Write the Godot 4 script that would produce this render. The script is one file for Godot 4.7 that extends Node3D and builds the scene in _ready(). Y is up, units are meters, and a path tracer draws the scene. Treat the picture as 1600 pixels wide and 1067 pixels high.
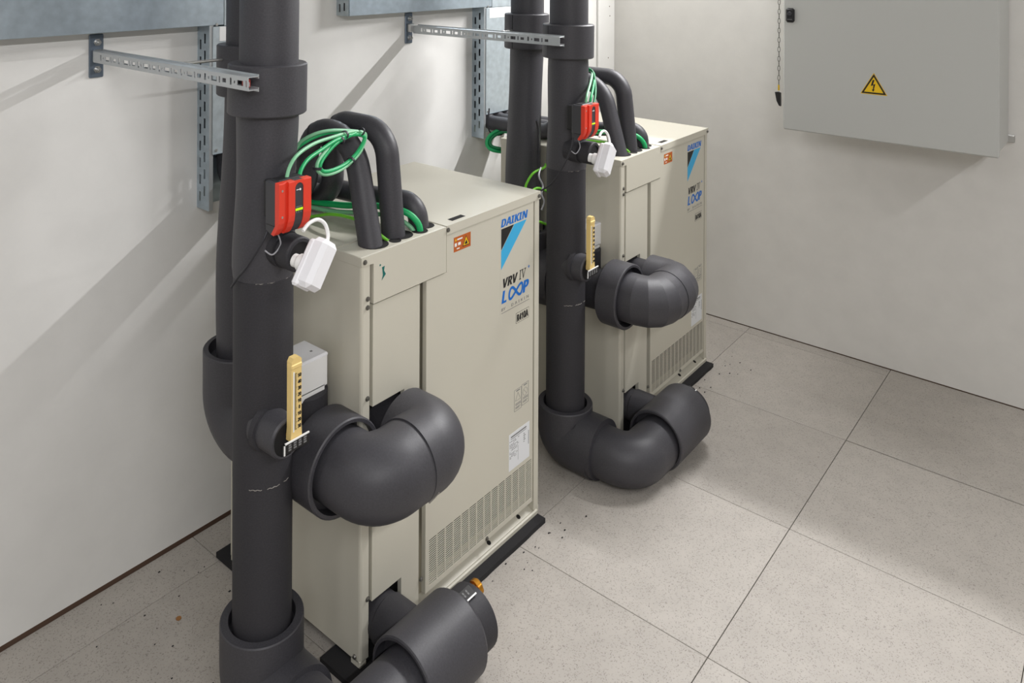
extends Node3D
# Plant room: x runs along the left wall towards the rear wall, z runs from the left wall into the room, y is up (metres).

const REAR := 1.865          # plane of the rear wall
const UNIT := [Vector3(-0.6036, 0, 0.731), Vector3(0.6557, 0, 0.729)]
const RISER := [Vector3(-0.819, 0, 0.636), Vector3(0.441, 0, 0.636)]
const BACK_RISER := [Vector3(-0.68, 0, 0.35), Vector3(0.58, 0, 0.35)]
const LAMP_COLOR := Color(0.985, 0.982, 0.988)
const WHICH := ["nearer", "farther"]

var M := {}
var rng := RandomNumberGenerator.new()
var used := {}


# ---------------------------------------------------------------- mesh helpers
class MB:
	var st := SurfaceTool.new()

	func _init() -> void:
		st.begin(Mesh.PRIMITIVE_TRIANGLES)

	func tri(a: Vector3, b: Vector3, c: Vector3, na: Vector3, nb: Vector3, nc: Vector3) -> void:
		var flip: bool = (b - a).cross(c - a).dot(na + nb + nc) > 0.0
		st.set_normal(na)
		st.add_vertex(a)
		if flip:
			st.set_normal(nc)
			st.add_vertex(c)
			st.set_normal(nb)
			st.add_vertex(b)
		else:
			st.set_normal(nb)
			st.add_vertex(b)
			st.set_normal(nc)
			st.add_vertex(c)

	func quad(a: Vector3, b: Vector3, c: Vector3, d: Vector3, n: Vector3) -> void:
		tri(a, b, c, n, n, n)
		tri(a, c, d, n, n, n)

	func flat(a: Vector3, b: Vector3, c: Vector3, out: Vector3) -> void:
		var n: Vector3 = (b - a).cross(c - a).normalized()
		if n.dot(out) < 0.0:
			n = -n
		tri(a, b, c, n, n, n)

	# chamfered box between two corners, optionally placed by a transform
	func box(lo: Vector3, hi: Vector3, bev := 0.001, t := Transform3D()) -> MB:
		var c: Vector3 = (lo + hi) / 2.0
		var h: Vector3 = (hi - lo).abs() / 2.0
		var b: float = minf(bev, minf(h.x, minf(h.y, h.z)) * 0.9)
		var P := func(sx: float, sy: float, sz: float, ax: int) -> Vector3:
			var v := Vector3(sx * (h.x - b), sy * (h.y - b), sz * (h.z - b))
			v[ax] = [sx, sy, sz][ax] * h[ax]
			return t * (c + v)
		for ax in 3:
			for s in [-1.0, 1.0]:
				var q := []
				for k in [[-1.0, -1.0], [1.0, -1.0], [1.0, 1.0], [-1.0, 1.0]]:
					var sg := [k[0], k[0], k[0]]
					sg[ax] = s
					sg[(ax + 1) % 3] = k[0]
					sg[(ax + 2) % 3] = k[1]
					q.append(P.call(sg[0], sg[1], sg[2], ax))
				var n := Vector3.ZERO
				n[ax] = s
				quad(q[0], q[1], q[2], q[3], (t.basis * n).normalized())
		if b > 0.0:
			for ax in 3:
				var a1: int = (ax + 1) % 3
				var a2: int = (ax + 2) % 3
				for s1 in [-1.0, 1.0]:
					for s2 in [-1.0, 1.0]:
						var q := []
						for k in [[-1.0, a1], [1.0, a1], [1.0, a2], [-1.0, a2]]:
							var sg := [0.0, 0.0, 0.0]
							sg[ax] = k[0]
							sg[a1] = s1
							sg[a2] = s2
							q.append(P.call(sg[0], sg[1], sg[2], k[1]))
						var n := Vector3.ZERO
						n[a1] = s1
						n[a2] = s2
						quad(q[0], q[1], q[2], q[3], (t.basis * n).normalized())
			for sx in [-1.0, 1.0]:
				for sy in [-1.0, 1.0]:
					for sz in [-1.0, 1.0]:
						var n: Vector3 = (t.basis * Vector3(sx, sy, sz)).normalized()
						tri(P.call(sx, sy, sz, 0), P.call(sx, sy, sz, 1), P.call(sx, sy, sz, 2), n, n, n)
		return self

	# turned profile of (distance, radius) points along an axis; each step is a flat band
	func lathe(at: Vector3, axis: Vector3, prof: Array, seg := 32) -> MB:
		var w: Vector3 = axis.normalized()
		var u: Vector3 = w.cross(Vector3.UP if absf(w.y) < 0.9 else Vector3.RIGHT).normalized()
		var v: Vector3 = w.cross(u)
		for i in prof.size() - 1:
			var p0: Vector2 = prof[i]
			var p1: Vector2 = prof[i + 1]
			var d: Vector2 = p1 - p0
			if d.length() < 1e-7:
				continue
			var nr: float = d.x / d.length()
			var na: float = -d.y / d.length()
			for k in seg:
				var a0: float = TAU * k / seg
				var a1: float = TAU * (k + 1) / seg
				var r0: Vector3 = u * cos(a0) + v * sin(a0)
				var r1: Vector3 = u * cos(a1) + v * sin(a1)
				var A: Vector3 = at + w * p0.x + r0 * p0.y
				var B: Vector3 = at + w * p0.x + r1 * p0.y
				var C: Vector3 = at + w * p1.x + r1 * p1.y
				var D: Vector3 = at + w * p1.x + r0 * p1.y
				var n0: Vector3 = (r0 * nr + w * na).normalized()
				var n1: Vector3 = (r1 * nr + w * na).normalized()
				if p0.y > 1e-6:
					tri(A, B, C, n0, n1, n1)
				if p1.y > 1e-6:
					tri(A, C, D, n0, n1, n0)
		return self

	# chamfered cylinder
	func rod(a: Vector3, b: Vector3, r: float, ch := 0.0, seg := 24) -> MB:
		var L: float = (b - a).length()
		return lathe(a, b - a, [Vector2(0, 0), Vector2(0, r - ch), Vector2(ch, r), Vector2(L - ch, r), Vector2(L, r - ch), Vector2(L, 0)], seg)

	# round tube swept along a path; rad is a number or one radius per point; facet keeps each stretch straight (mitred)
	func sweep(path: Array, rad: Variant, seg := 20, facet := false) -> MB:
		var n: int = path.size()
		var tang := []
		for i in n:
			var a: Vector3 = path[maxi(i - 1, 0)]
			var b: Vector3 = path[mini(i + 1, n - 1)]
			tang.append((b - a).normalized())
		var t0: Vector3 = tang[0]
		var u: Vector3 = t0.cross(Vector3.UP if absf(t0.y) < 0.9 else Vector3.RIGHT).normalized()
		var rings := []
		var norms := []
		for i in n:
			var t: Vector3 = tang[i]
			u = (u - t * u.dot(t)).normalized()
			var v: Vector3 = t.cross(u)
			var r: float = rad[i] if rad is Array else rad
			var ring := []
			var nn := []
			for k in seg:
				var a: float = TAU * k / seg
				var o: Vector3 = u * cos(a) + v * sin(a)
				ring.append(path[i] + o * r)
				nn.append(o)
			rings.append(ring)
			norms.append(nn)
		for i in n - 1:
			var d: Vector3 = (path[i + 1] - path[i]).normalized()
			for k in seg:
				var j: int = (k + 1) % seg
				var n0: Vector3 = norms[i][k]
				var n1: Vector3 = norms[i][j]
				var n2: Vector3 = norms[i + 1][j]
				var n3: Vector3 = norms[i + 1][k]
				if facet:
					n0 = (n0 - d * n0.dot(d)).normalized()
					n1 = (n1 - d * n1.dot(d)).normalized()
					n2 = (n2 - d * n2.dot(d)).normalized()
					n3 = (n3 - d * n3.dot(d)).normalized()
				tri(rings[i][k], rings[i][j], rings[i + 1][j], n0, n1, n2)
				tri(rings[i][k], rings[i + 1][j], rings[i + 1][k], n0, n2, n3)
		for e in [0, n - 1]:
			var o: Vector3 = -tang[0] if e == 0 else tang[n - 1]
			for k in seg:
				tri(path[e], rings[e][k], rings[e][(k + 1) % seg], o, o, o)
		return self

	# a polygon in the plane (ux, uy) through at, given depth along ux x uy
	func extrude(poly: PackedVector2Array, at: Vector3, ux: Vector3, uy: Vector3, depth: float) -> MB:
		var n: Vector3 = ux.cross(uy).normalized()
		var idx := Geometry2D.triangulate_polygon(poly)
		for i in range(0, idx.size(), 3):
			var a: Vector3 = at + ux * poly[idx[i]].x + uy * poly[idx[i]].y
			var b: Vector3 = at + ux * poly[idx[i + 1]].x + uy * poly[idx[i + 1]].y
			var c: Vector3 = at + ux * poly[idx[i + 2]].x + uy * poly[idx[i + 2]].y
			tri(a, b, c, -n, -n, -n)
			var o: Vector3 = n * depth
			tri(a + o, b + o, c + o, n, n, n)
		var cw: float = -1.0 if Geometry2D.is_polygon_clockwise(poly) else 1.0
		for i in poly.size():
			var p: Vector2 = poly[i]
			var q: Vector2 = poly[(i + 1) % poly.size()]
			var e: Vector2 = (q - p).normalized()
			var out: Vector3 = (ux * e.y - uy * e.x) * cw
			var a: Vector3 = at + ux * p.x + uy * p.y
			var b: Vector3 = at + ux * q.x + uy * q.y
			quad(a, b, b + n * depth, a + n * depth, out.normalized())
		return self

	# a sheet in the plane (ux, uy) with rectangular holes, cut into bands
	func plate(r: Rect2, holes: Array, at: Vector3, ux: Vector3, uy: Vector3, depth: float) -> MB:
		var ys := [r.position.y, r.end.y]
		for h in holes:
			ys.append(h.position.y)
			ys.append(h.end.y)
		ys.sort()
		var n: Vector3 = ux.cross(uy).normalized() * depth
		for i in ys.size() - 1:
			if ys[i + 1] - ys[i] < 1e-6:
				continue
			var ym: float = (ys[i] + ys[i + 1]) / 2.0
			var cuts := []
			for h in holes:
				if h.position.y < ym and h.end.y > ym:
					cuts.append(Vector2(h.position.x, h.end.x))
			cuts.sort_custom(func(a, b): return a.x < b.x)
			var x: float = r.position.x
			cuts.append(Vector2(r.end.x, r.end.x))
			for c in cuts:
				if c.x - x > 1e-6:
					var A: Vector3 = at + ux * x + uy * ys[i]
					var B: Vector3 = at + ux * c.x + uy * ys[i]
					var C: Vector3 = at + ux * c.x + uy * ys[i + 1]
					var D: Vector3 = at + ux * x + uy * ys[i + 1]
					quad(A, B, C, D, -n.normalized())
					quad(A + n, B + n, C + n, D + n, n.normalized())
					quad(A, B, B + n, A + n, -uy)
					quad(D, C, C + n, D + n, uy)
					quad(A, D, D + n, A + n, -ux)
					quad(B, C, C + n, B + n, ux)
				x = c.y
		return self

	func done() -> ArrayMesh:
		return st.commit()


# polyline with rounded corners
func bend(pts: Array, r: float, steps := 8) -> Array:
	var out := [pts[0]]
	for i in range(1, pts.size() - 1):
		var p: Vector3 = pts[i]
		var a: Vector3 = (pts[i - 1] - p)
		var b: Vector3 = (pts[i + 1] - p)
		var rr: float = minf(r, minf(a.length(), b.length()) * 0.499)
		a = a.normalized()
		b = b.normalized()
		var half: float = a.angle_to(b) / 2.0
		var rad: float = rr * tan(half)
		var c: Vector3 = p + (a + b).normalized() * (rad / sin(half))
		var s: Vector3 = p + a * rr - c
		var e: Vector3 = p + b * rr - c
		for k in steps + 1:
			out.append(c + s.slerp(e, float(k) / steps))
	out.append(pts[-1])
	return out


# smooth curve through points
func curve(pts: Array, steps := 8) -> Array:
	var out := []
	var n := pts.size()
	for i in n - 1:
		var p0: Vector3 = pts[maxi(i - 1, 0)]
		var p1: Vector3 = pts[i]
		var p2: Vector3 = pts[i + 1]
		var p3: Vector3 = pts[mini(i + 2, n - 1)]
		for k in steps:
			out.append(p1.cubic_interpolate(p2, p0, p3, float(k) / steps))
	out.append(pts[-1])
	return out


# lettering as a flat relief: lower left corner at the origin, x along the line
func lettering(words: String, height: float, width: float, font: String, weight: int, shear: float, depth := 0.0004) -> ArrayMesh:
	var tm := TextMesh.new()
	var f := SystemFont.new()
	f.font_names = PackedStringArray([font])
	f.font_weight = weight
	tm.font = f
	tm.text = words
	tm.font_size = 64
	tm.pixel_size = 0.01
	tm.depth = 0.02
	tm.curve_step = 0.8
	tm.horizontal_alignment = HORIZONTAL_ALIGNMENT_LEFT
	var box := tm.get_aabb()
	var st := SurfaceTool.new()
	st.begin(Mesh.PRIMITIVE_TRIANGLES)
	var arr := tm.surface_get_arrays(0)
	var v: PackedVector3Array = arr[Mesh.ARRAY_VERTEX]
	var nn: PackedVector3Array = arr[Mesh.ARRAY_NORMAL]
	var idx: PackedInt32Array = arr[Mesh.ARRAY_INDEX] if arr[Mesh.ARRAY_INDEX] != null else PackedInt32Array(range(v.size()))
	var lo := Vector2(1e9, 1e9)
	var hi := Vector2(-1e9, -1e9)
	for p in v:
		lo = lo.min(Vector2(p.x, p.y))
		hi = hi.max(Vector2(p.x, p.y))
	# heavy lettering is thickened by overlaid outlines a hair apart
	var bold: float = height * 0.035 if weight >= 700 else 0.0
	for cp in (3 if weight >= 700 else 1):
		for i in idx:
			var q := Vector3((v[i].x - lo.x) / (hi.x - lo.x), (v[i].y - lo.y) / (hi.y - lo.y), (v[i].z - box.position.z) / box.size.z)
			st.set_normal(nn[i])
			st.add_vertex(Vector3(bold * cp + q.x * (width - shear * height - 2.0 * bold) + q.y * shear * height, q.y * height, q.z * depth + cp * 0.00004))
	return st.commit()


# ---------------------------------------------------------------- scene helpers
func numbered(called: String) -> String:
	used[called] = used.get(called, -1) + 1
	return called if used[called] == 0 else "%s_%03d" % [called, used[called]]


func thing(called: String, label: String, category: String, at := Vector3.ZERO, group := "") -> Node3D:
	var o := Node3D.new()
	o.name = numbered(called)
	add_child(o, true)
	o.position = at
	o.set_meta("label", label)
	o.set_meta("category", category)
	if group:
		o.set_meta("group", group)
	return o


func part(called: String, mesh: Mesh, mat: Material, parent: Node3D, label := "") -> MeshInstance3D:
	var o := MeshInstance3D.new()
	o.mesh = mesh
	o.material_override = mat
	o.name = called
	parent.add_child(o, true)
	if label:
		o.set_meta("label", label)
	return o


func one(called: String, mesh: Mesh, mat: Material, label: String, category: String, at := Vector3.ZERO, group := "") -> MeshInstance3D:
	var o := MeshInstance3D.new()
	o.mesh = mesh
	o.material_override = mat
	o.name = numbered(called)
	add_child(o, true)
	o.position = at
	o.set_meta("label", label)
	o.set_meta("category", category)
	if group:
		o.set_meta("group", group)
	return o


func structure(called: String, mesh: Mesh, mat: Material, label: String) -> MeshInstance3D:
	var o := MeshInstance3D.new()
	o.mesh = mesh
	o.material_override = mat
	o.name = called
	add_child(o, true)
	o.set_meta("kind", "structure")
	o.set_meta("label", label)
	return o


# ---------------------------------------------------------------- materials
func mat(color: Color, rough := 0.6, metal := 0.0, spec := 0.5) -> StandardMaterial3D:
	var m := StandardMaterial3D.new()
	m.albedo_color = color
	m.roughness = rough
	m.metallic = metal
	m.metallic_specular = spec
	return m


func c8(r: int, g: int, b: int) -> Color:
	return Color(r / 255.0, g / 255.0, b / 255.0)


func noise_image(size: int, freq: float, oct: int, lo: float, hi: float, sd: int) -> Image:
	var f := FastNoiseLite.new()
	f.seed = sd
	f.noise_type = FastNoiseLite.TYPE_SIMPLEX_SMOOTH
	f.frequency = freq
	f.fractal_octaves = oct
	var im := f.get_seamless_image(size, size)
	im.convert(Image.FORMAT_RGB8)
	for y in size:
		for x in size:
			var v: float = lerpf(lo, hi, im.get_pixel(x, y).r)
			im.set_pixel(x, y, Color(v, v, v))
	return im


func triplanar(m: StandardMaterial3D, tex: Texture2D, repeat_m: float) -> void:
	m.albedo_texture = tex
	m.uv1_triplanar = true
	m.uv1_world_triplanar = true
	m.uv1_scale = Vector3.ONE / repeat_m


func tile_texture(sd: int) -> ImageTexture:
	var n := 1024
	var im := noise_image(256, 0.02, 3, 0.955, 1.0, sd)
	im.resize(n, n, Image.INTERPOLATE_CUBIC)
	rng.seed = sd
	for k in 15000:
		var x: float = rng.randf() * n
		var y: float = rng.randf() * n
		var a: float = rng.randf() * TAU
		var l: int = rng.randi_range(2, 8)
		var dark: float = rng.randf_range(0.06, 0.25)
		var tint := Color(1.0 - dark, 1.0 - dark * 1.03, 1.0 - dark * 1.06)
		if rng.randf() < 0.15:
			tint = Color(1.04, 1.02, 1.0)
		for i in l:
			var px: int = posmod(int(x), n)
			var py: int = posmod(int(y), n)
			im.set_pixel(px, py, im.get_pixel(px, py) * tint)
			if l > 4:
				im.set_pixel((px + 1) % n, py, im.get_pixel((px + 1) % n, py) * tint)
			a += rng.randf_range(-0.7, 0.7)
			x += cos(a)
			y += sin(a)
	im.resize(720, 720, Image.INTERPOLATE_LANCZOS)
	return ImageTexture.create_from_image(im)


func make_materials() -> void:
	var wall_tex := ImageTexture.create_from_image(noise_image(256, 0.03, 4, 0.975, 1.0, 5))
	M.wall = mat(c8(232, 231, 227), 0.85, 0.0, 0.3)
	triplanar(M.wall, wall_tex, 1.4)
	M.rear = mat(c8(228, 226, 221), 0.85, 0.0, 0.3)
	triplanar(M.rear, wall_tex, 1.1)
	M.ceiling = mat(c8(150, 149, 146), 0.9)
	M.far_wall = mat(c8(170, 168, 164), 0.85, 0.0, 0.3)
	M.tiles = []
	for k in 2:
		var t := mat([c8(180, 174, 166), c8(177, 171, 163)][k], 0.5, 0.0, 0.4)
		triplanar(t, tile_texture(11 + k), 0.62)
		M.tiles.append(t)
	M.joint = mat(c8(34, 30, 28), 0.9)
	M.dirt = mat(c8(98, 76, 62), 0.95)
	var foam_tex := ImageTexture.create_from_image(noise_image(256, 0.11, 5, 0.8, 1.0, 21))
	var coarse := noise_image(256, 0.22, 3, 0.0, 1.0, 23)
	M.foam = mat(c8(70, 69, 74), 0.5, 0.0, 0.5)
	triplanar(M.foam, foam_tex, 0.16)
	M.foam.heightmap_enabled = true
	M.foam.heightmap_texture = ImageTexture.create_from_image(coarse)
	M.foam.heightmap_scale = 0.012
	M.foam_dark = mat(c8(60, 59, 63), 0.6, 0.0, 0.4)
	triplanar(M.foam_dark, foam_tex, 0.13)
	M.core = mat(c8(22, 21, 23), 0.8)
	M.scuff = mat(c8(150, 146, 140), 0.9)
	M.cream = mat(c8(203, 199, 184), 0.42, 0.0, 0.5)
	M.cream_inner = mat(c8(176, 170, 150), 0.7)
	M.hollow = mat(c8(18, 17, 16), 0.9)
	var zinc := noise_image(256, 0.03, 4, 0.9, 1.0, 31)
	M.galv = mat(c8(192, 206, 216), 0.36, 0.75)
	triplanar(M.galv, ImageTexture.create_from_image(zinc), 0.35)
	M.galv_plate = mat(c8(192, 203, 208), 0.45, 0.4)
	triplanar(M.galv_plate, M.galv.albedo_texture, 0.3)
	M.strut = mat(c8(192, 196, 198), 0.4, 0.6)
	M.bracket = mat(c8(120, 132, 146), 0.4, 0.8)
	M.steel = mat(c8(200, 200, 198), 0.3, 0.9)
	M.screw = mat(c8(120, 118, 112), 0.4, 0.7)
	M.rubber = mat(c8(38, 37, 39), 0.92)
	triplanar(M.rubber, foam_tex, 0.08)
	M.black = mat(c8(26, 26, 28), 0.45)
	M.case = mat(c8(58, 58, 62), 0.5)
	M.red = mat(c8(226, 62, 40), 0.42)
	M.white = mat(c8(243, 243, 246), 0.35)
	M.ivory = mat(c8(240, 240, 238), 0.4)
	M.gold = mat(c8(238, 208, 136), 0.4, 0.15)
	M.brass = mat(c8(200, 140, 50), 0.28, 0.85)
	M.red_enamel = mat(c8(150, 44, 34), 0.5)
	M.green = mat(c8(24, 168, 98), 0.45)
	M.pale_green = mat(c8(132, 196, 152), 0.45)
	M.deep_green = mat(c8(0, 120, 70), 0.45)
	M.lime = mat(c8(112, 196, 44), 0.45)
	M.wire = mat(c8(40, 40, 46), 0.5)
	M.grey_wire = mat(c8(160, 160, 165), 0.4)
	M.cabinet = mat(c8(200, 201, 197), 0.55, 0.0, 0.4)
	triplanar(M.cabinet, ImageTexture.create_from_image(noise_image(256, 0.25, 3, 0.93, 1.0, 41)), 0.12)
	M.yellow = mat(c8(240, 196, 10), 0.5)
	M.ink = mat(c8(24, 22, 22), 0.6)
	M.blue = mat(c8(0, 108, 200), 0.5)
	M.sky_blue = mat(c8(58, 174, 224), 0.5)
	M.orange = mat(c8(186, 92, 26), 0.5)
	M.paper = mat(c8(226, 228, 230), 0.6)
	M.grey_ink = mat(c8(120, 120, 120), 0.7)
	M.teal = mat(c8(0, 104, 96), 0.6)
	M.led = mat(c8(190, 230, 20), 0.5)
	M.led.emission_enabled = true
	M.led.emission = c8(190, 235, 20)
	M.led.emission_energy_multiplier = 0.35
	M.blue_led = mat(c8(120, 200, 255), 0.5)
	M.blue_led.emission_enabled = true
	M.blue_led.emission = c8(90, 180, 255)
	M.blue_led.emission_energy_multiplier = 0.4
	M.scrap = mat(c8(150, 104, 56), 0.8)


# ---------------------------------------------------------------- scene
func _ready() -> void:
	setup()
	make_materials()
	room()
	for k in 2:
		heat_pump(k)
		rubber_strips(k)
		front_riser(k)
		back_riser(k)
		refrigerant_lines(k)
		controller(k)
		hanging_box(k)
		thermometer(k)
		flow_switch(k)
		cable_tray(k)
		pipe_bracket(k)
	cables()
	switch_cabinet()
	litter()


func setup() -> void:
	var cam := Camera3D.new()
	cam.name = "camera"
	cam.projection = Camera3D.PROJECTION_FRUSTUM
	cam.keep_aspect = Camera3D.KEEP_HEIGHT
	cam.near = 0.05
	cam.far = 50.0
	var f := 1258.3575
	cam.size = cam.near * 1067.0 / f
	cam.frustum_offset = Vector2((800.0 - 715.6995) / f, -(533.5 + 62.7112) / f) * cam.near
	cam.transform = Transform3D(Basis(Vector3(0.65213429, 0.00429998, 0.75809127), Vector3(-0.00204609, 0.99999026, -0.00391196), Vector3(-0.7581007, 0.001, 0.65213674)).orthonormalized(), Vector3(-1.9288, 1.7361, 2.1744))
	add_child(cam, true)
	cam.current = true
	var we := WorldEnvironment.new()
	we.name = "world_environment"
	var e := Environment.new()
	e.background_mode = Environment.BG_COLOR
	e.background_color = Color(0, 0, 0)
	e.tonemap_mode = Environment.TONE_MAPPER_LINEAR
	e.tonemap_exposure = 1.0
	e.sdfgi_enabled = true
	e.ssao_enabled = true
	e.ssil_enabled = true
	we.environment = e
	add_child(we, true)
	# ceiling luminaires: one close to the rear wall, others farther back along the room
	luminaire(Vector3(1.77, 2.52, 1.2), 1.5, [[-1.2, 9.4]], "white batten luminaire on the ceiling near the rear wall and switch cabinet")
	luminaire(Vector3(-2.5, 2.52, 3.1), 2.4, [[0.3, 6.6]], "white batten luminaire on the ceiling over the open floor behind the camera", PI / 2)
	luminaire(Vector3(0.4, 2.52, 3.3), 1.5, [[0.1, 1.7]], "white batten luminaire on the ceiling over the open floor beside the cabinets", PI / 2)
	luminaire(Vector3(-2.3, 2.52, 1.1), 1.8, [[-0.25, 1.3]], "white batten luminaire on the ceiling nearest the left wall", PI / 2)


func luminaire(at: Vector3, length: float, beams: Array, label: String, turn := 0.0) -> void:
	var o := thing("batten_lamp", label, "lamp", at, "")
	o.rotation.y = turn
	var h := length / 2.0
	var housing := mat(c8(235, 235, 232), 0.5)
	part("housing", MB.new().box(Vector3(-0.05, 0.03, -h), Vector3(0.05, 0.085, h), 0.004).done(), housing, o)
	var glow := mat(c8(250, 248, 240), 0.5)
	glow.emission_enabled = true
	glow.emission = Color(1.0, 0.97, 0.92)
	glow.emission_energy_multiplier = 2.0
	part("tube_lamp", MB.new().rod(Vector3(0, 0.014, -h + 0.02), Vector3(0, 0.014, h - 0.02), 0.013, 0.002, 16).done(), glow, o)
	for s in [-1.0, 1.0]:
		part("lamp_holder", MB.new().box(Vector3(-0.015, -0.004, s * h - 0.012), Vector3(0.015, 0.034, s * h + 0.012), 0.002).done(), housing, o)
		part("hanger", MB.new().rod(Vector3(0, 0.08, s * h * 0.7), Vector3(0, 2.8 - at.y, s * h * 0.7), 0.004, 0.0, 8).done(), M.get("steel", housing), o)
	# the tube shines down and to the sides: one light per direction, turned about the tube
	for bm in beams:
		var l := AreaLight3D.new()
		l.name = "lamp_light"
		l.area_size = Vector2(0.03, length)
		l.area_normalize_energy = true
		l.light_energy = bm[1]
		l.light_color = LAMP_COLOR
		l.shadow_enabled = true
		l.basis = Basis(Vector3.BACK, bm[0]) * Basis(Vector3.RIGHT, -PI / 2)
		l.position = Vector3(0, 0.014, 0) + l.basis * Vector3(0, 0, -0.02)
		l.set("area_range", 12.0)
		l.set("area_attenuation", 2.0)
		o.add_child(l, true)


# ---------------------------------------------------------------- room
func room() -> void:
	var X0 := -5.0
	var Z1 := 4.6
	var H := 2.8
	structure("wall_left", MB.new().box(Vector3(X0 - 0.1, 0.012, -0.12), Vector3(REAR + 0.12, H, 0.0), 0.0).done(), M.wall, "white painted wall behind the two cabinets")
	structure("wall_rear", MB.new().box(Vector3(REAR, 0.004, 0.0), Vector3(REAR + 0.12, H, Z1), 0.0).done(), M.rear, "white painted rear wall with the grey switch cabinet")
	structure("wall_front", MB.new().box(Vector3(X0 - 0.1, -0.02, 0.0), Vector3(X0, H, Z1), 0.0).done(), M.far_wall, "pale grey wall behind the camera")
	structure("wall_right", MB.new().box(Vector3(X0 - 0.1, -0.02, Z1), Vector3(REAR + 0.12, H, Z1 + 0.1), 0.0).done(), M.far_wall, "pale grey wall on the camera side")
	structure("ceiling", MB.new().box(Vector3(X0 - 0.1, H, -0.12), Vector3(REAR + 0.12, H + 0.1, Z1 + 0.1), 0.0).done(), M.ceiling, "grey concrete ceiling")
	structure("baseboard_left", MB.new().box(Vector3(X0, -0.015, -0.1), Vector3(REAR, 0.013, -0.004), 0.0).done(), M.dirt, "dirty brown gap under the left wall")
	structure("baseboard_rear", MB.new().box(Vector3(REAR + 0.003, -0.015, 0.0), Vector3(REAR + 0.08, 0.008, Z1), 0.0).done(), M.dirt, "dark brown gap under the rear wall")
	var tr := structure("trim_1", MB.new().box(Vector3(1.70, 0.012, 0.0), Vector3(REAR, 2.8, 0.012), 0.002).done(), M.wall, "white boxed-in corner strip with old screw holes")
	for p in [Vector2(1.81, 1.49), Vector2(1.815, 1.44), Vector2(1.80, 1.22)]:
		part("screw_hole", MB.new().rod(Vector3(p.x, p.y, 0.0115), Vector3(p.x, p.y, 0.0126), 0.0035, 0.0, 10).done(), M.dirt, tr)
	# raised floor of 60 cm tiles with filler strips along the walls
	var fl := structure("floor", MB.new().box(Vector3(X0, -0.06, 0.0), Vector3(REAR + 0.05, -0.012, Z1), 0.0).done(), M.joint, "raised floor of speckled light tiles")
	var xs := [X0, -4.2, -3.6, -3.0, -2.4, -1.8, -1.213, -0.613, 0.0, 0.6, 1.2, 1.8, REAR]
	var zs := [0.002, 0.1455, 0.7445, 1.3445, 1.9445, 2.5445, 3.1445, 3.7445, Z1]
	var g := 0.0009
	for i in xs.size() - 1:
		for j in zs.size() - 1:
			var x0: float = xs[i]
			var x1: float = xs[i + 1]
			var z0: float = zs[j]
			var z1: float = zs[j + 1]
			if z0 > 1.3:
				if i == xs.size() - 3:
					x1 = REAR
				if i == xs.size() - 2:
					continue
			# one tile is seated less tightly: a wider joint
			var gx: float = 0.0042 if z0 > 1.3 and absf(x0 - 1.2) < 0.01 else g
			var mb := MB.new().box(Vector3(x0 + gx, -0.016, z0 + g), Vector3(x1 - g, 0.0, z1 - (0.0014 if absf(z1 - 1.3445) < 0.01 else g)), 0.0006)
			part("floor_tile", mb.done(), M.tiles[(i * 3 + j * 5) % 2], fl)


# ---------------------------------------------------------------- the two heat pump cabinets
func disc(c: Vector2, r: float, n := 20, a0 := 0.0, a1 := TAU) -> PackedVector2Array:
	var p := PackedVector2Array()
	for k in n:
		p.append(c + Vector2(cos(a0 + (a1 - a0) * k / n), sin(a0 + (a1 - a0) * k / n)) * r)
	return p


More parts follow.
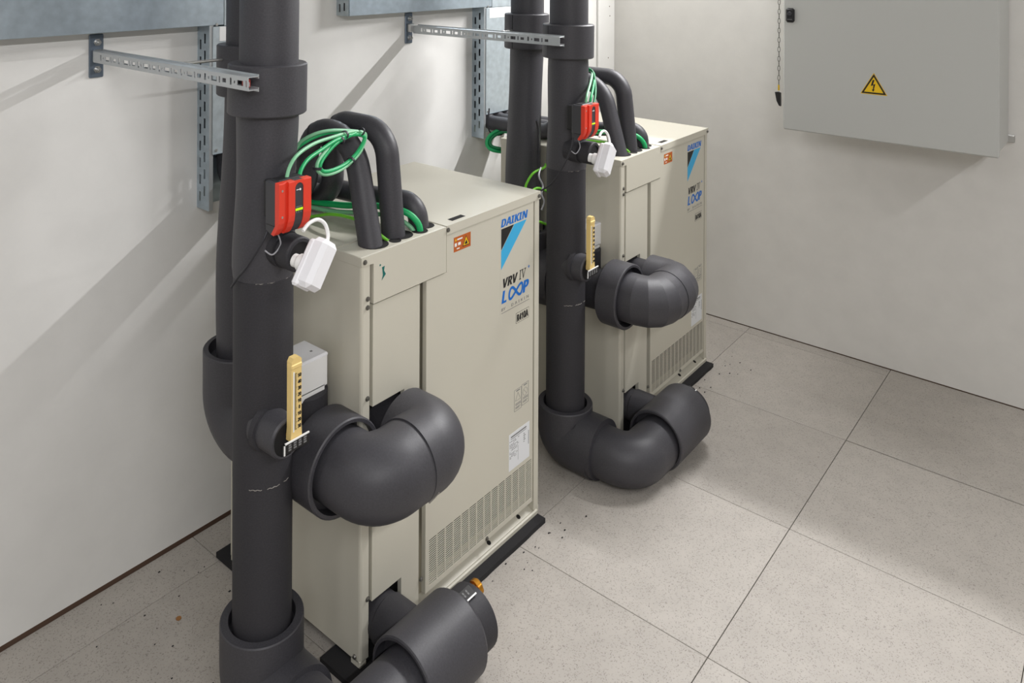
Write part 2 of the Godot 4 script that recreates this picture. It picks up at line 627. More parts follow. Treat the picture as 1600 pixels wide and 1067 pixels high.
func heat_pump(k: int) -> void:
	var label: String = ["cream heat pump cabinet in the foreground, green paint mark on its pipe cover", "cream heat pump cabinet farther back, close to the rear wall"][k]
	var o := thing("heat_pump_cabinet", label, "heat pump", UNIT[k], "water cooled heat pump cabinets")
	var W := 0.75
	var D := 0.544
	var T := 1.013
	var X := Vector3.RIGHT
	var Y := Vector3.UP
	var Z := Vector3.BACK
	# side panels with their front flanges, drawn in plan and raised
	var lp := PackedVector2Array([Vector2(0, -D), Vector2(0, -0.006), Vector2(0.0018, -0.0018), Vector2(0.006, 0), Vector2(0.0275, 0), Vector2(0.0275, -0.018), Vector2(0.0245, -0.018), Vector2(0.0245, -0.004), Vector2(0.005, -0.004), Vector2(0.004, -D)])
	var rp := PackedVector2Array()
	for p in lp:
		rp.append(Vector2(W - p.x, p.y))
	for side in 2:
		var sp := part("side_panel", MB.new().extrude([lp, rp][side], Vector3(0, 0.03, 0), X, Z, -0.965).done(), M.cream, o)
		var sx: float = [0.0, W][side]
		var inn: float = [1.0, -1.0][side]
		for zz in [[-0.034, 0.0], [-D, -D + 0.03]]:
			part("foot", MB.new().box(Vector3(minf(sx, sx + inn * 0.022), 0.0155, zz[0]), Vector3(maxf(sx, sx + inn * 0.022), 0.034, zz[1]), 0.002).done(), M.cream, sp)
	part("back_panel", MB.new().box(Vector3(0.002, 0.03, -D), Vector3(W - 0.002, 0.995, -D + 0.004), 0.0).done(), M.cream, o)
	part("interior", MB.new().box(Vector3(0.03, 0.035, -D + 0.02), Vector3(W - 0.03, 0.985, -0.05), 0.0).done(), M.hollow, o, "dark inside of the cabinet")
	part("inner_frame", MB.new().plate(Rect2(0.02, 0.035, W - 0.04, 0.850), [Rect2(0.035, 0.035, 0.16, 0.13), Rect2(0.035, 0.44, 0.17, 0.205), Rect2(0.262, 0.07, 0.45, 0.13)], Vector3(0, 0, -0.034), X, Y, 0.002).done(), M.cream_inner, o)
	# top panel with its turned-down lip, cut out for the pipe cover at the front left
	var tp := PackedVector2Array([Vector2(-0.001, -D - 0.001), Vector2(W + 0.001, -D - 0.001), Vector2(W + 0.001, 0.002), Vector2(0.309, 0.002), Vector2(0.309, -0.098), Vector2(-0.001, -0.098)])
	part("top_panel", MB.new().extrude(tp, Vector3(0, T - 0.024, 0), X, Z, -0.024).done(), M.cream, o)
	part("top_slot", MB.new().box(Vector3(0.352, T - 0.002, -0.034), Vector3(0.408, T + 0.0006, -0.016), 0.0).done(), M.hollow, o, "dark slot in the top panel")
	var cover := part("pipe_cover", MB.new().box(Vector3(-0.001, T - 0.026, -0.096), Vector3(0.306, T - 0.001, -0.001), 0.0015).done(), M.cream, o)
	part("cover_front", MB.new().extrude(PackedVector2Array([Vector2(-0.0016, T - 0.022), Vector2(-0.0016, T - 0.0016), Vector2(0.306, T - 0.0016), Vector2(0.306, 0.890), Vector2(0.038, 0.890), Vector2(0.038, T - 0.024)]), Vector3(0, 0, -0.012), X, Y, 0.0145).done(), M.cream, cover)
	for h in [[0.086, -0.048, 0.038], [0.140, -0.026, 0.016], [0.178, -0.048, 0.036], [0.236, -0.03, 0.022], [0.276, -0.05, 0.027]]:
		part("pipe_hole", MB.new().extrude(disc(Vector2(h[0], h[1]), h[2]), Vector3(0, T - 0.003, 0), X, Z, -0.0028).done(), M.hollow, cover, "black pipe opening")
	# front: narrow service panel with two pipe cut-outs, then the wide main panel
	var np := PackedVector2Array([Vector2(0.0395, 0.886), Vector2(0.206, 0.886), Vector2(0.206, 0.05), Vector2(0.142, 0.05), Vector2(0.142, 0.158), Vector2(0.0395, 0.158), Vector2(0.0395, 0.45), Vector2(0.150, 0.45), Vector2(0.150, 0.636), Vector2(0.0395, 0.636)])
	part("service_panel", MB.new().extrude(np, Vector3(0, 0, -0.014), X, Y, 0.013).done(), M.cream, o)
	var vent := Rect2(0.243, 0.074, 0.470, 0.122)
	var mp := part("main_panel", MB.new().plate(Rect2(0.231, 0.062, 0.484, 0.825), [vent], Vector3(0, 0, -0.014), X, Y, 0.014).done(), M.cream, o)
	part("main_panel_top", MB.new().plate(Rect2(0.3105, 0.887, 0.4045, 0.102), [], Vector3(0, 0, -0.014), X, Y, 0.014).done(), M.cream, mp)
	var slots := []
	for i in 14:
		for j in 21:
			slots.append(Rect2(0.2455 + i * 0.03345, 0.0765 + j * 0.00575, 0.0294, 0.0040))
	part("vent_grille", MB.new().plate(vent, slots, Vector3(0, 0, -0.0022), X, Y, 0.002).done(), M.cream, mp, "grille of small horizontal slots")
	part("base_rail", MB.new().extrude(PackedVector2Array([Vector2(-0.032, 0.040), Vector2(-0.004, 0.026), Vector2(0.001, 0.0275), Vector2(0.006, 0.026), Vector2(0.006, 0.0155), Vector2(-0.032, 0.0155)]), Vector3(0.2, 0, 0), Z, Y, -0.536).done(), M.cream, o)
	for bx in [0.52, 0.665]:
		part("bolt_hole", MB.new().lathe(Vector3(bx, 0.0318, -0.016), Vector3(0, 0.894, 0.447), [Vector2(0.0, 0.007), Vector2(0.0007, 0.007), Vector2(0.0007, 0)], 14).done(), M.hollow, o)
	for s in [Vector2(0.0085, 1.0), Vector2(0.020, 0.907), Vector2(0.020, 0.886), Vector2(0.020, 0.664), Vector2(0.313, 1.002), Vector2(0.741, 1.0), Vector2(0.0235, 0.174), Vector2(0.213, 0.112), Vector2(0.49, 0.068)]:
		part("screw", MB.new().lathe(Vector3(s.x, s.y, 0.0028 if s.y > 0.98 else 0.0004), Z, [Vector2(0, 0.0062), Vector2(0.0015, 0.0062), Vector2(0.0015, 0.0042), Vector2(0.0045, 0.0036), Vector2(0.0045, 0)], 12).done(), M.screw, o)
	for s in [Vector2(0.018, 0.03), Vector2(0.52, 0.03)]:
		part("screw", MB.new().lathe(Vector3(0.0, s.y + 0.008, -s.x), -X, [Vector2(0, 0.006), Vector2(0.0015, 0.006), Vector2(0.0045, 0.004), Vector2(0.0045, 0)], 12).done(), M.screw, o)
	# printed marks on the front
	var e := 0.0002
	var logo := part("maker_sticker", MB.new().box(Vector3(0.549, 0.690, 0), Vector3(0.697, 0.9855, e), 0.0).done(), M.cream, mp, "printed maker's sticker")
	var put := func(mesh: Mesh, m: Material, at: Vector2, p: Node3D, nm: String, dz := 0.0) -> void:
		part(nm, mesh, m, p).position = Vector3(at.x, at.y, e + dz)
	put.call(lettering("DAIKIN", 0.0235, 0.134, "Droid Sans", 700, 0.22), M.blue, Vector2(0.551, 0.9475), logo, "lettering")
	var F := func(pts: Array, m: Material, p: Node3D, nm: String, d := 0.0003) -> void:
		part(nm, MB.new().extrude(PackedVector2Array(pts), Vector3(0, 0, e), X, Y, d).done(), m, p)
	F.call([Vector2(0.5525, 0.9425), Vector2(0.5525, 0.881), Vector2(0.6140, 0.9425)], M.ink, logo, "black_triangle")
	F.call([Vector2(0.5525, 0.8785), Vector2(0.5525, 0.823), Vector2(0.679, 0.9425), Vector2(0.6165, 0.9425)], M.sky_blue, logo, "blue_stripe")
	put.call(lettering("VRV", 0.027, 0.079, "Droid Sans", 700, 0.22), M.ink, Vector2(0.556, 0.7665), logo, "lettering")
	put.call(lettering("IV", 0.028, 0.036, "Droid Serif", 400, 0.12), M.ink, Vector2(0.641, 0.7675), logo, "lettering")
	put.call(lettering("+", 0.009, 0.009, "Droid Sans", 700, 0.0), M.blue, Vector2(0.687, 0.790), logo, "lettering")
	put.call(lettering("L", 0.036, 0.030, "Droid Sans", 700, 0.2), M.blue, Vector2(0.555, 0.722), logo, "lettering")
	put.call(lettering("P", 0.036, 0.034, "Droid Sans", 700, 0.2), M.blue, Vector2(0.660, 0.722), logo, "lettering")
	var ib := MB.new()
	var at_inf := func(t: float) -> Vector3:
		var y: float = sin(2.0 * t) * 0.0160
		return Vector3(0.6255 + 0.033 * cos(t) - y * 0.2, 0.740 - y, e)
	for i in 48:
		var q := []
		for j in 2:
			var t: float = TAU * (i + j) / 48.0
			var d: Vector3 = (at_inf.call(t + 0.01) - at_inf.call(t - 0.01)).normalized()
			var nrm := Vector3(-d.y, d.x, 0) * 0.0040
			# the stroke that runs over the crossing lies a hair higher
			var up := Vector3(0, 0, 0.00012 if i >= 6 and i < 18 else 0.0)
			q.append(at_inf.call(t) + nrm + up)
			q.append(at_inf.call(t) - nrm + up)
		ib.quad(q[0], q[1], q[3], q[2], Z)
	put.call(ib.done(), M.blue, Vector2(0, 0), logo, "loop_sign", 0.0003)
	put.call(lettering("BY", 0.0085, 0.019, "Droid Sans", 400, 0.0), M.grey_ink, Vector2(0.555, 0.700), logo, "lettering")
	put.call(lettering("D A I K I N", 0.0085, 0.088, "Droid Sans", 400, 0.0), M.grey_ink, Vector2(0.603, 0.700), logo, "lettering")
	F.call([Vector2(0.5545, 0.6945), Vector2(0.5545, 0.6932), Vector2(0.695, 0.6932), Vector2(0.695, 0.6945)], M.grey_ink, logo, "printed_line")
	var r4 := part("refrigerant_label", MB.new().box(Vector3(0.6265, 0.6395, 0), Vector3(0.693, 0.671, 0.0003), 0.0).done(), M.ink, mp)
	part("label_field", MB.new().box(Vector3(0.6275, 0.6405, 0), Vector3(0.692, 0.670, 0.0005), 0.0).done(), M.cream, r4)
	part("lettering", lettering("R410A", 0.0215, 0.058, "Droid Sans", 700, 0.0), M.ink, r4).position = Vector3(0.631, 0.6445, 0.0004)
	# orange caution sticker
	var og := part("caution_sticker", MB.new().box(Vector3(0.340, 0.9325, 0), Vector3(0.412, 0.9725, 0.0003), 0.0).done(), M.orange, mp, "orange caution sticker")
	var tri := func(c: Vector2, r: float, m: Material, p: Node3D, d: float) -> void:
		part("warning_triangle", MB.new().extrude(PackedVector2Array([c + Vector2(-r, -r * 0.8), c + Vector2(r, -r * 0.8), c + Vector2(0, r)]), Vector3.ZERO, X, Y, d).done(), m, p)
	tri.call(Vector2(0.392, 0.9515), 0.0155, M.ink, og, 0.0005)
	tri.call(Vector2(0.392, 0.9513), 0.0125, M.yellow, og, 0.0007)
	part("flame_sign", MB.new().extrude(PackedVector2Array([Vector2(0.386, 0.9435), Vector2(0.398, 0.9435), Vector2(0.396, 0.95), Vector2(0.393, 0.956), Vector2(0.391, 0.951), Vector2(0.387, 0.949)]), Vector3.ZERO, X, Y, 0.0009).done(), M.ink, og)
	tri.call(Vector2(0.348, 0.965), 0.004, M.yellow, og, 0.0006)
	part("white_pictogram", MB.new().box(Vector3(0.354, 0.9625, 0), Vector3(0.376, 0.9665, 0.0006), 0.0).box(Vector3(0.3435, 0.9465, 0), Vector3(0.352, 0.956, 0.0006), 0.0).box(Vector3(0.3575, 0.9475, 0), Vector3(0.369, 0.9555, 0.0006), 0.0).box(Vector3(0.352, 0.938, 0), Vector3(0.364, 0.941, 0.0006), 0.0).done(), M.ivory, og)
	# line-drawn caution labels
	var cb := MB.new()
	for fr in [[0.620, 0.3765, 0.656, 0.441], [0.658, 0.3805, 0.693, 0.444]]:
		cb.plate(Rect2(fr[0], fr[1], fr[2] - fr[0], fr[3] - fr[1]), [Rect2(fr[0] + 0.001, fr[1] + 0.001, fr[2] - fr[0] - 0.002, fr[3] - fr[1] - 0.002)], Vector3.ZERO, X, Y, 0.0003)
		for ln in [[0.0065, 0.010], [0.010, 0.0055], [0.0165, 0.0035], [0.0205, 0.0035]]:
			cb.box(Vector3(fr[0] + 0.006, fr[1] + ln[0], 0), Vector3(fr[2] - ln[1], fr[1] + ln[0] + 0.0017, 0.0003), 0.0)
		cb.box(Vector3(fr[0] + 0.010, fr[3] - 0.007, 0), Vector3(fr[2] - 0.008, fr[3] - 0.004, 0.0003), 0.0)
	for i in 3:
		var tp3 := [Vector2(0.626, 0.407), Vector2(0.651, 0.407), Vector2(0.6385, 0.430)]
		var a2: Vector2 = tp3[i]
		var b2: Vector2 = tp3[(i + 1) % 3]
		cb.sweep([Vector3(a2.x, a2.y, 0), Vector3(b2.x, b2.y, 0)], 0.0005, 6)
	var ring := []
	for i in 25:
		ring.append(Vector3(0.6755 + 0.0115 * cos(TAU * i / 24.0), 0.418 + 0.0115 * sin(TAU * i / 24.0), 0))
	cb.sweep(ring, 0.0005, 6)
	cb.sweep([Vector3(0.668, 0.426, 0), Vector3(0.683, 0.410, 0)], 0.0005, 6)
	part("safety_label", cb.done(), M.grey_ink, mp, "line-drawn safety labels")
	# white rating plate with rows of small print
	var rt := part("rating_plate", MB.new().box(Vector3(0.5945, 0.209, 0), Vector3(0.6985, 0.318, 0.0003), 0.0).done(), M.paper, mp, "white rating plate with small print")
	var pr := MB.new()
	rng.seed = 77
	pr.box(Vector3(0.604, 0.3055, 0), Vector3(0.682, 0.3095, 0.0006), 0.0)
	pr.box(Vector3(0.604, 0.3005, 0), Vector3(0.682, 0.302, 0.0006), 0.0)
	for row in 12:
		var y: float = 0.294 - row * 0.0045
		var x := 0.598
		while x < 0.640 - 0.001 * row:
			var w: float = rng.randf_range(0.002, 0.008)
			if rng.randf() < 0.7:
				pr.box(Vector3(x, y, 0), Vector3(x + w, y + 0.0017, 0.0006), 0.0)
			x += w + 0.0025
	for row in 5:
		pr.box(Vector3(0.668, 0.290 - row * 0.006, 0), Vector3(0.668 + rng.randf_range(0.004, 0.010), 0.2925 - row * 0.006, 0.0006), 0.0)
	for row in 14:
		pr.box(Vector3(0.692, 0.250 + row * 0.003, 0), Vector3(0.6955, 0.2518 + row * 0.003, 0.0006), 0.0)
	pr.box(Vector3(0.640, 0.226, 0), Vector3(0.6406, 0.27, 0.0006), 0.0)
	part("small_print", pr.done(), M.grey_ink, rt)
	if k == 0:
		part("paint_mark", MB.new().extrude(PackedVector2Array([Vector2(0.066, 0.972), Vector2(0.075, 0.973), Vector2(0.0728, 0.962), Vector2(0.079, 0.952), Vector2(0.065, 0.940), Vector2(0.069, 0.952), Vector2(0.0675, 0.964)]), Vector3(0, 0, 0.002), X, Y, 0.001).extrude(disc(Vector2(0.060, 0.979), 0.0025, 8), Vector3(0, 0, 0.002), X, Y, 0.001).done(), M.teal, cover, "green paint mark")


func rubber_strips(k: int) -> void:
	var b: Vector3 = UNIT[k]
	for j in 2:
		var z0: float = [0.630, 0.128][j]
		var z1: float = [0.768, 0.235][j]
		var xa: float = [-0.04, -0.010][j]
		var p := PackedVector2Array()
		rng.seed = 100 + k * 7 + j
		for i in 25:
			p.append(Vector2(xa + (0.735 - xa) * i / 24.0, z1 - rng.randf() * 0.0025))
		for i in 5:
			p.append(Vector2(0.735 + rng.randf() * 0.003, z1 - (z1 - z0) * (i + 1) / 5.0))
		p.append(Vector2(xa, z0))
		var lab: String = "black rubber strip under the %s edge of the %s cream cabinet" % [["front", "back"][j], WHICH[k]]
		one("rubber_strip", MB.new().extrude(p, Vector3(0, 0.0005, 0), Vector3.RIGHT, Vector3.BACK, -0.0145).done(), M.rubber, lab, "rubber mat", Vector3(b.x, 0, 0), "rubber strips under the cabinets")


# ---------------------------------------------------------------- insulated pipes
func front_riser(k: int) -> void:
	var label: String = ["thick black insulated riser in the foreground, white box and controller tied to it", "thick black insulated riser before the farther cabinet, its elbow resting on the floor"][k]
	var o := thing("insulated_pipe", label, "pipe", RISER[k], "front risers of the heat pumps")
	var Y := Vector3.UP
	var dy: float = [0.0, -0.03][k]
	part("lower_sleeve", MB.new().lathe(Vector3(0, 0.14, 0), Y, [Vector2(0, 0.0665), Vector2(0.42, 0.0672), Vector2(0.42, 0.0675), Vector2(0.874, 0.0675), Vector2(0.878, 0.066)], 40).done(), M.foam_dark, o)
	var path := []
	var rad := []
	for i in 21:
		var t: float = i / 20.0
		path.append(Vector3(0.010 * smoothstep(0.0, 1.0, t), lerpf(1.017, 1.40, t), 0))
		rad.append(0.0685 + 0.0022 * sin(t * 7.0 + 1.0 + k) - (0.002 if i == 0 else 0.0))
	part("middle_sleeve", MB.new().sweep(path, rad, 40).done(), M.foam, o)
	part("upper_sleeve", MB.new().rod(Vector3(0.012, 1.39, 0), Vector3(0.022, 2.79, 0), 0.0672, 0.0, 40).done(), M.foam, o)
	part("collar", MB.new().rod(Vector3(0.008, 1.383 + 0.013 * k, 0), Vector3(0.010, 1.497 + 0.015 * k, 0), 0.0895, 0.003, 44).done(), M.foam, o)
	# bottom elbows and the horizontal leg to the cabinet
	var ay: float = [0.083, 0.087][k]
	var az := 0.265
	var ry: float = 0.232 + dy
	part("bottom_elbow", MB.new().sweep(bend([Vector3(0, ry - 0.03, 0), Vector3(0, ry - 0.034, 0), Vector3(0, ay, 0), Vector3(0, ay, 0.135)], 0.10, 10), 0.0945, 40).done(), M.foam, o)
	part("elbow_rim", MB.new().lathe(Vector3(0, ry, 0), Y, [Vector2(-0.03, 0.0945), Vector2(-0.003, 0.0945), Vector2(0, 0.0925), Vector2(0, 0.0755), Vector2(-0.0295, 0.0755)], 40).done(), M.foam, o)
	if k == 1:
		part("band", MB.new().sweep([Vector3(0, ay + 0.006, 0.078), Vector3(0, ay + 0.006, 0.152)], 0.0955, 40).done(), M.foam, o)
	var x1: float = [0.186, 0.150][k]
	var x2: float = [0.386, 0.395][k]
	part("side_elbow", MB.new().sweep(bend([Vector3(0, ay, 0.12), Vector3(0, ay, az), Vector3(x1 + 0.06, ay, az)], 0.115, 10), 0.082, 40).done(), M.foam, o)
	var A := Vector3(0, 0.0995, az)
	part("fitting_sleeve", MB.new().lathe(A, Vector3.RIGHT, [Vector2(x1 + 0.03, 0.0), Vector2(x1 + 0.03, 0.089), Vector2(x1, 0.089), Vector2(x1, 0.095), Vector2(x1 + 0.003, 0.098), Vector2(x2 - 0.012, 0.098), Vector2(x2, 0.088), Vector2(x2, 0)], 44).done(), M.foam, o)
	part("end_cap", MB.new().lathe(A, Vector3.RIGHT, [Vector2(x2 - 0.01, 0.076), Vector2(x2 + [0.056, 0.028][k], 0.076), Vector2(x2 + [0.068, 0.040][k], 0.060), Vector2(x2 + [0.068, 0.040][k], 0)], 40).done(), M.foam_dark, o)
	part("branch_sleeve", MB.new().lathe(Vector3([0.295, 0.300][k], 0.098, az), Vector3.FORWARD, [Vector2(0.02, 0.058), Vector2(0.156, 0.058), Vector2(0.16, 0.054), Vector2(0.21, 0.054), Vector2(0.21, 0)], 36).done(), M.foam_dark, o)
	if k == 0:
		part("drain_cock", MB.new().lathe(A + Vector3(x2 + 0.064, 0.036, -0.022), Vector3(1, 0.15, 0.1), [Vector2(0, 0.015), Vector2(0.02, 0.015), Vector2(0.02, 0.021), Vector2(0.032, 0.021), Vector2(0.037, 0.014), Vector2(0.037, 0)], 8).done(), M.brass, o, "brass drain cock")
		part("drain_cock", MB.new().lathe(A + Vector3(x2 + 0.06, -0.026, 0.022), Vector3(1, 0, 0.1), [Vector2(0, 0.014), Vector2(0.024, 0.014), Vector2(0.028, 0.010), Vector2(0.028, 0)], 8).done(), M.brass, o, "brass drain cock")
		part("red_washer", MB.new().lathe(A + Vector3(x2 + 0.070, 0.036, -0.022), Vector3(1, 0.15, 0.1), [Vector2(0, 0), Vector2(0, 0.0195), Vector2(0.007, 0.0195), Vector2(0.007, 0)], 16).done(), M.red_enamel, o)
	# dial tag lying on the cap
	scale_tag(o, A + Vector3(x2 + [0.006, 0.0][k], 0.081, [0.01, 0.018][k]), Basis(Vector3.UP, 0.0) * Basis(Vector3.RIGHT, -1.25), [0.062, 0.03][k], 0.028)
	# stubs in the insulation for the thermometer and the controller's sensor
	var s1 := part("sensor_stub", MB.new().lathe(Vector3([-0.022, -0.02][k], 0.692, [0.03, 0.012][k]), Vector3.BACK, [Vector2(0, 0.0435), Vector2(0.086, 0.0435), Vector2(0.090, 0.040), Vector2(0.090, 0.036)], 36).done(), M.foam, o)
	part("stub_core", MB.new().lathe(Vector3([-0.022, -0.02][k], 0.692, [0.112, 0.094][k]), Vector3.BACK, [Vector2(0, 0.0385), Vector2(0.004, 0.0385), Vector2(0.004, 0)], 32).done(), M.core, s1)
	part("stub_flare", MB.new().lathe(Vector3([-0.022, -0.02][k], 0.692, 0.048), Vector3.BACK, [Vector2(0, 0.052), Vector2(0.012, 0.049), Vector2(0.013, 0.043)], 32).done(), M.foam_dark, s1)
	var gx: float = [0.012, -0.02][k]
	var s2 := part("sensor_stub", MB.new().lathe(Vector3(gx - 0.01, 1.088, 0.03), Vector3.BACK, [Vector2(0, 0.040), Vector2(0.052, 0.040), Vector2(0.052, 0.034), Vector2(0.060, 0.034), Vector2(0.060, 0.038), Vector2(0.098, 0.038), Vector2(0.101, 0.035), Vector2(0.101, 0.028)], 36).done(), M.foam_dark, o)
	part("stub_core", MB.new().lathe(Vector3(gx - 0.01, 1.088, 0.122), Vector3.BACK, [Vector2(0, 0.030), Vector2(0.006, 0.030), Vector2(0.006, 0)], 32).done(), M.core, s2)
	# foam seam scars: a pale glue streak and two broken glue rings
	part("glue_seam", MB.new().sweep(curve([Vector3(0.0502, 1.377, 0.0475), Vector3(0.0508, 1.30, 0.0480), Vector3(0.0505, 1.22, 0.0482), Vector3(0.0500, 1.19, 0.0470)], 4), 0.0009, 6).done(), M.scuff, o, "pale glue streak")
	for gr in [[1.0165, 0.0672, 3], [0.5605, 0.0672, 5]]:
		var gb := MB.new()
		for i in gr[2]:
			var a0: float = 1.2 + 1.5 * i / gr[2] + 0.12 * (i % 2)
			var arc := []
			for j in 6:
				var a: float = a0 + 0.05 * j
				arc.append(Vector3(cos(a) * gr[1], gr[0] + 0.001 * sin(j * 1.7 + i), sin(a) * gr[1]))
			gb.sweep(arc, 0.0009, 6)
		part("glue_ring", gb.done(), M.scuff, o, "broken pale glue line")
	if k == 1:
		part("collar_slit", MB.new().rod(Vector3(0.009 - 0.953 * 0.0893, 1.399, -0.30 * 0.0893), Vector3(0.010 - 0.953 * 0.0893, 1.509, -0.30 * 0.0893), 0.0012, 0.0, 6).done(), M.core, o)


func scale_tag(o: Node3D, at: Vector3, basis: Basis, w: float, h: float) -> void:
	var tag := part("dial_tag", MB.new().box(Vector3(-w / 2, -h / 2, 0), Vector3(w / 2, h / 2, 0.002), 0.0003).done(), M.ink, o, "black and white dial tag")
	tag.transform = Transform3D(basis, at)
	var b := MB.new()
	b.box(Vector3(-w / 2, -h / 2, 0), Vector3(w / 2, -h / 2 + 0.0035, 0.003), 0.0)
	part("white_edge", b.done(), M.ivory, tag)
	var m := MB.new()
	rng.seed = 9
	var x := -w / 2 + 0.006
	while x < w / 2 - 0.008:
		for i in 2:
			m.box(Vector3(x, -0.004 + i * 0.007, 0), Vector3(x + 0.0045, 0.0015 + i * 0.007, 0.0026), 0.0)
		x += 0.012
	part("white_marks", m.done(), M.grey_ink, tag)


func back_riser(k: int) -> void:
	var label: String = ["black insulated pipe half hidden behind the foreground riser, fat double elbow into nearer cabinet", "black insulated pipe left of the rear riser, segmented double elbow into farther cabinet"][k]
	var o := thing("insulated_pipe", label, "pipe", BACK_RISER[k], "back risers of the heat pumps")
	var path := []
	var rad := []
	for i in 41:
		var t: float = i / 40.0
		var y: float = lerpf(0.60, 2.79, t)
		path.append(Vector3(0.024 * smoothstep(0.9, 1.5, y), y, 0))
		rad.append(0.0655 + (0.0025 * sin(y * 9.0) if y < 1.39 else -0.001))
	part("riser_sleeve", MB.new().sweep(path, rad, 36).done(), M.foam, o)
	part("collar", MB.new().rod(Vector3(0.020, 1.375 + 0.02 * k, 0), Vector3(0.021, 1.508 + 0.02 * k, 0), 0.086, 0.003, 40).done(), M.foam, o)
	if k == 1:
		part("collar_slit", MB.new().rod(Vector3(0.020 - 0.0857, 1.398, -0.0056), Vector3(0.021 - 0.0857, 1.525, -0.0056), 0.0012, 0.0, 6).done(), M.core, o)
	var ay: float = [0.545, 0.562][k]
	part("elbow_sleeve", MB.new().sweep(bend([Vector3(0, 0.683, 0), Vector3(0, 0.68, 0), Vector3(0, ay - 0.02, 0), Vector3(0, ay - 0.01, 0.17)], 0.115, 10), 0.100, 40).done(), M.foam, o)
	part("elbow_rim", MB.new().lathe(Vector3(0, 0.712, 0), Vector3.UP, [Vector2(-0.03, 0.1), Vector2(-0.003, 0.1), Vector2(0, 0.098), Vector2(0, 0.086), Vector2(-0.0295, 0.086)], 36).done(), M.foam, o)
	part("run_sleeve", MB.new().rod(Vector3(0, ay - 0.008, 0.12), Vector3(0.006, ay, 0.42), 0.070, 0.0, 36).done(), M.foam_dark, o)
	part("switch_stub", MB.new().rod(Vector3([0.004, 0.036][k], ay, 0.256), Vector3([0.004, 0.036][k], 0.684, 0.256), 0.057, 0.004, 32).done(), M.foam_dark, o)
	var z0: float = [0.312, 0.375][k]
	var z1: float = [0.402, 0.455][k]
	part("coupling_sleeve", MB.new().lathe(Vector3(0.01, ay, 0), Vector3.BACK, [Vector2(z0, 0), Vector2(z0, 0.106), Vector2(z0 + 0.004, 0.110), Vector2(z1 - 0.003, 0.110), Vector2(z1, 0.107), Vector2(z1, 0.0995), Vector2(z1 - 0.035, 0.0995), Vector2(z1 - 0.035, 0.0)], 44).done(), M.foam, o)
	if k == 0:
		var cz := 0.494
		part("outgoing_elbow", MB.new().sweep(bend([Vector3(0.012, ay, 0.36), Vector3(0.012, ay, cz), Vector3(0.142, ay, cz)], 0.098, 12), [0.086, 0.0865, 0.0875, 0.089, 0.0905, 0.092, 0.093, 0.094, 0.0945, 0.0945, 0.0945, 0.0945, 0.0945, 0.0945, 0.0945], 44).done(), M.foam, o)
		part("return_elbow", MB.new().sweep(bend([Vector3(0.120, ay + 0.002, cz), Vector3(0.212, ay + 0.002, cz), Vector3(0.212, ay + 0.002, 0.397)], 0.091, 12), 0.0962, 44).done(), M.foam, o)
		part("inlet_sleeve", MB.new().rod(Vector3(0.205, ay, 0.41), Vector3(0.205, ay, 0.33), 0.070, 0.0, 32).done(), M.foam_dark, o)
		part("seam_tear", MB.new().sweep(curve([Vector3(0.131, 0.470, 0.556), Vector3(0.138, 0.486, 0.568), Vector3(0.140, 0.50, 0.578)], 4), 0.0022, 6).done(), M.scuff, o, "torn pale seam")
	else:
		var cz := 0.543
		part("outgoing_elbow", MB.new().sweep(bend([Vector3(0.008, ay, 0.42), Vector3(0.01, ay, cz), Vector3(0.114, ay, cz)], 0.096, 3), 0.083, 40, true).done(), M.foam, o)
		part("return_elbow", MB.new().sweep(bend([Vector3(0.106, ay, cz), Vector3(0.205, ay, cz), Vector3(0.205, ay, 0.43)], 0.096, 3), 0.0850, 40, true).done(), M.foam, o)
		part("inlet_sleeve", MB.new().rod(Vector3(0.205, ay + 0.01, 0.45), Vector3(0.205, ay + 0.01, 0.33), 0.052, 0.0, 32).done(), M.foam_dark, o)


# black foam refrigerant lines from the wall tray into the top of each cabinet
func refrigerant_lines(k: int) -> void:
	var b := Vector3(UNIT[k].x, 0, 0)
	var adj: String = WHICH[k]
	var hy: float = [1.06, 1.046][k]
	var L := [
		[[Vector3(0.085, 1.525, 0.0315), Vector3(0.085, hy + 0.09, 0.0315), Vector3(0.085, hy, 0.0315), Vector3(0.096, hy, 0.405), Vector3(0.098, 1.272, 0.402), Vector3(0.097, 1.272, 0.592), Vector3(0.078, 1.0, 0.682)], 0.092, 0.0308, "black foam refrigerant line into the %s cabinet's pipe cover, nearest its left corner"],
		[[Vector3(0.150, 1.525, 0.0315), Vector3(0.150, hy + 0.09, 0.0315), Vector3(0.150, hy, 0.0315), Vector3(0.165, hy, 0.432), Vector3(0.165, 1.283, 0.428), Vector3(0.165, 1.283, 0.642), Vector3(0.166, 1.0, 0.674)], 0.068, 0.0312, "black foam refrigerant line arching highest into the %s cabinet's pipe cover"],
		[[Vector3(0.210, 1.525, 0.0315), Vector3(0.210, hy + 0.09, 0.0315), Vector3(0.210, hy, 0.0315), Vector3(0.235, hy + 0.004, 0.45), Vector3(0.25, 1.08, 0.675), Vector3(0.262, 0.99, 0.676)], 0.06, 0.0275, "short black foam refrigerant line lying low across the %s cabinet's top"],
	]
	for l in L:
		var pts := []
		for p in l[0]:
			pts.append(p + b)
		var base: Vector3 = pts[-1]
		var loc := []
		for p in pts:
			loc.append(p - base)
		var path := bend(loc, l[1], 8)
		var o := thing("refrigerant_line", l[3] % adj, "pipe", base, "refrigerant lines into the cabinet tops")
		part("foam_sleeve", MB.new().sweep(path, l[2], 24).done(), M.foam, o)
		part("cable_tie", tie(path, 0.72, l[2] + 0.0012), M.wire, o)


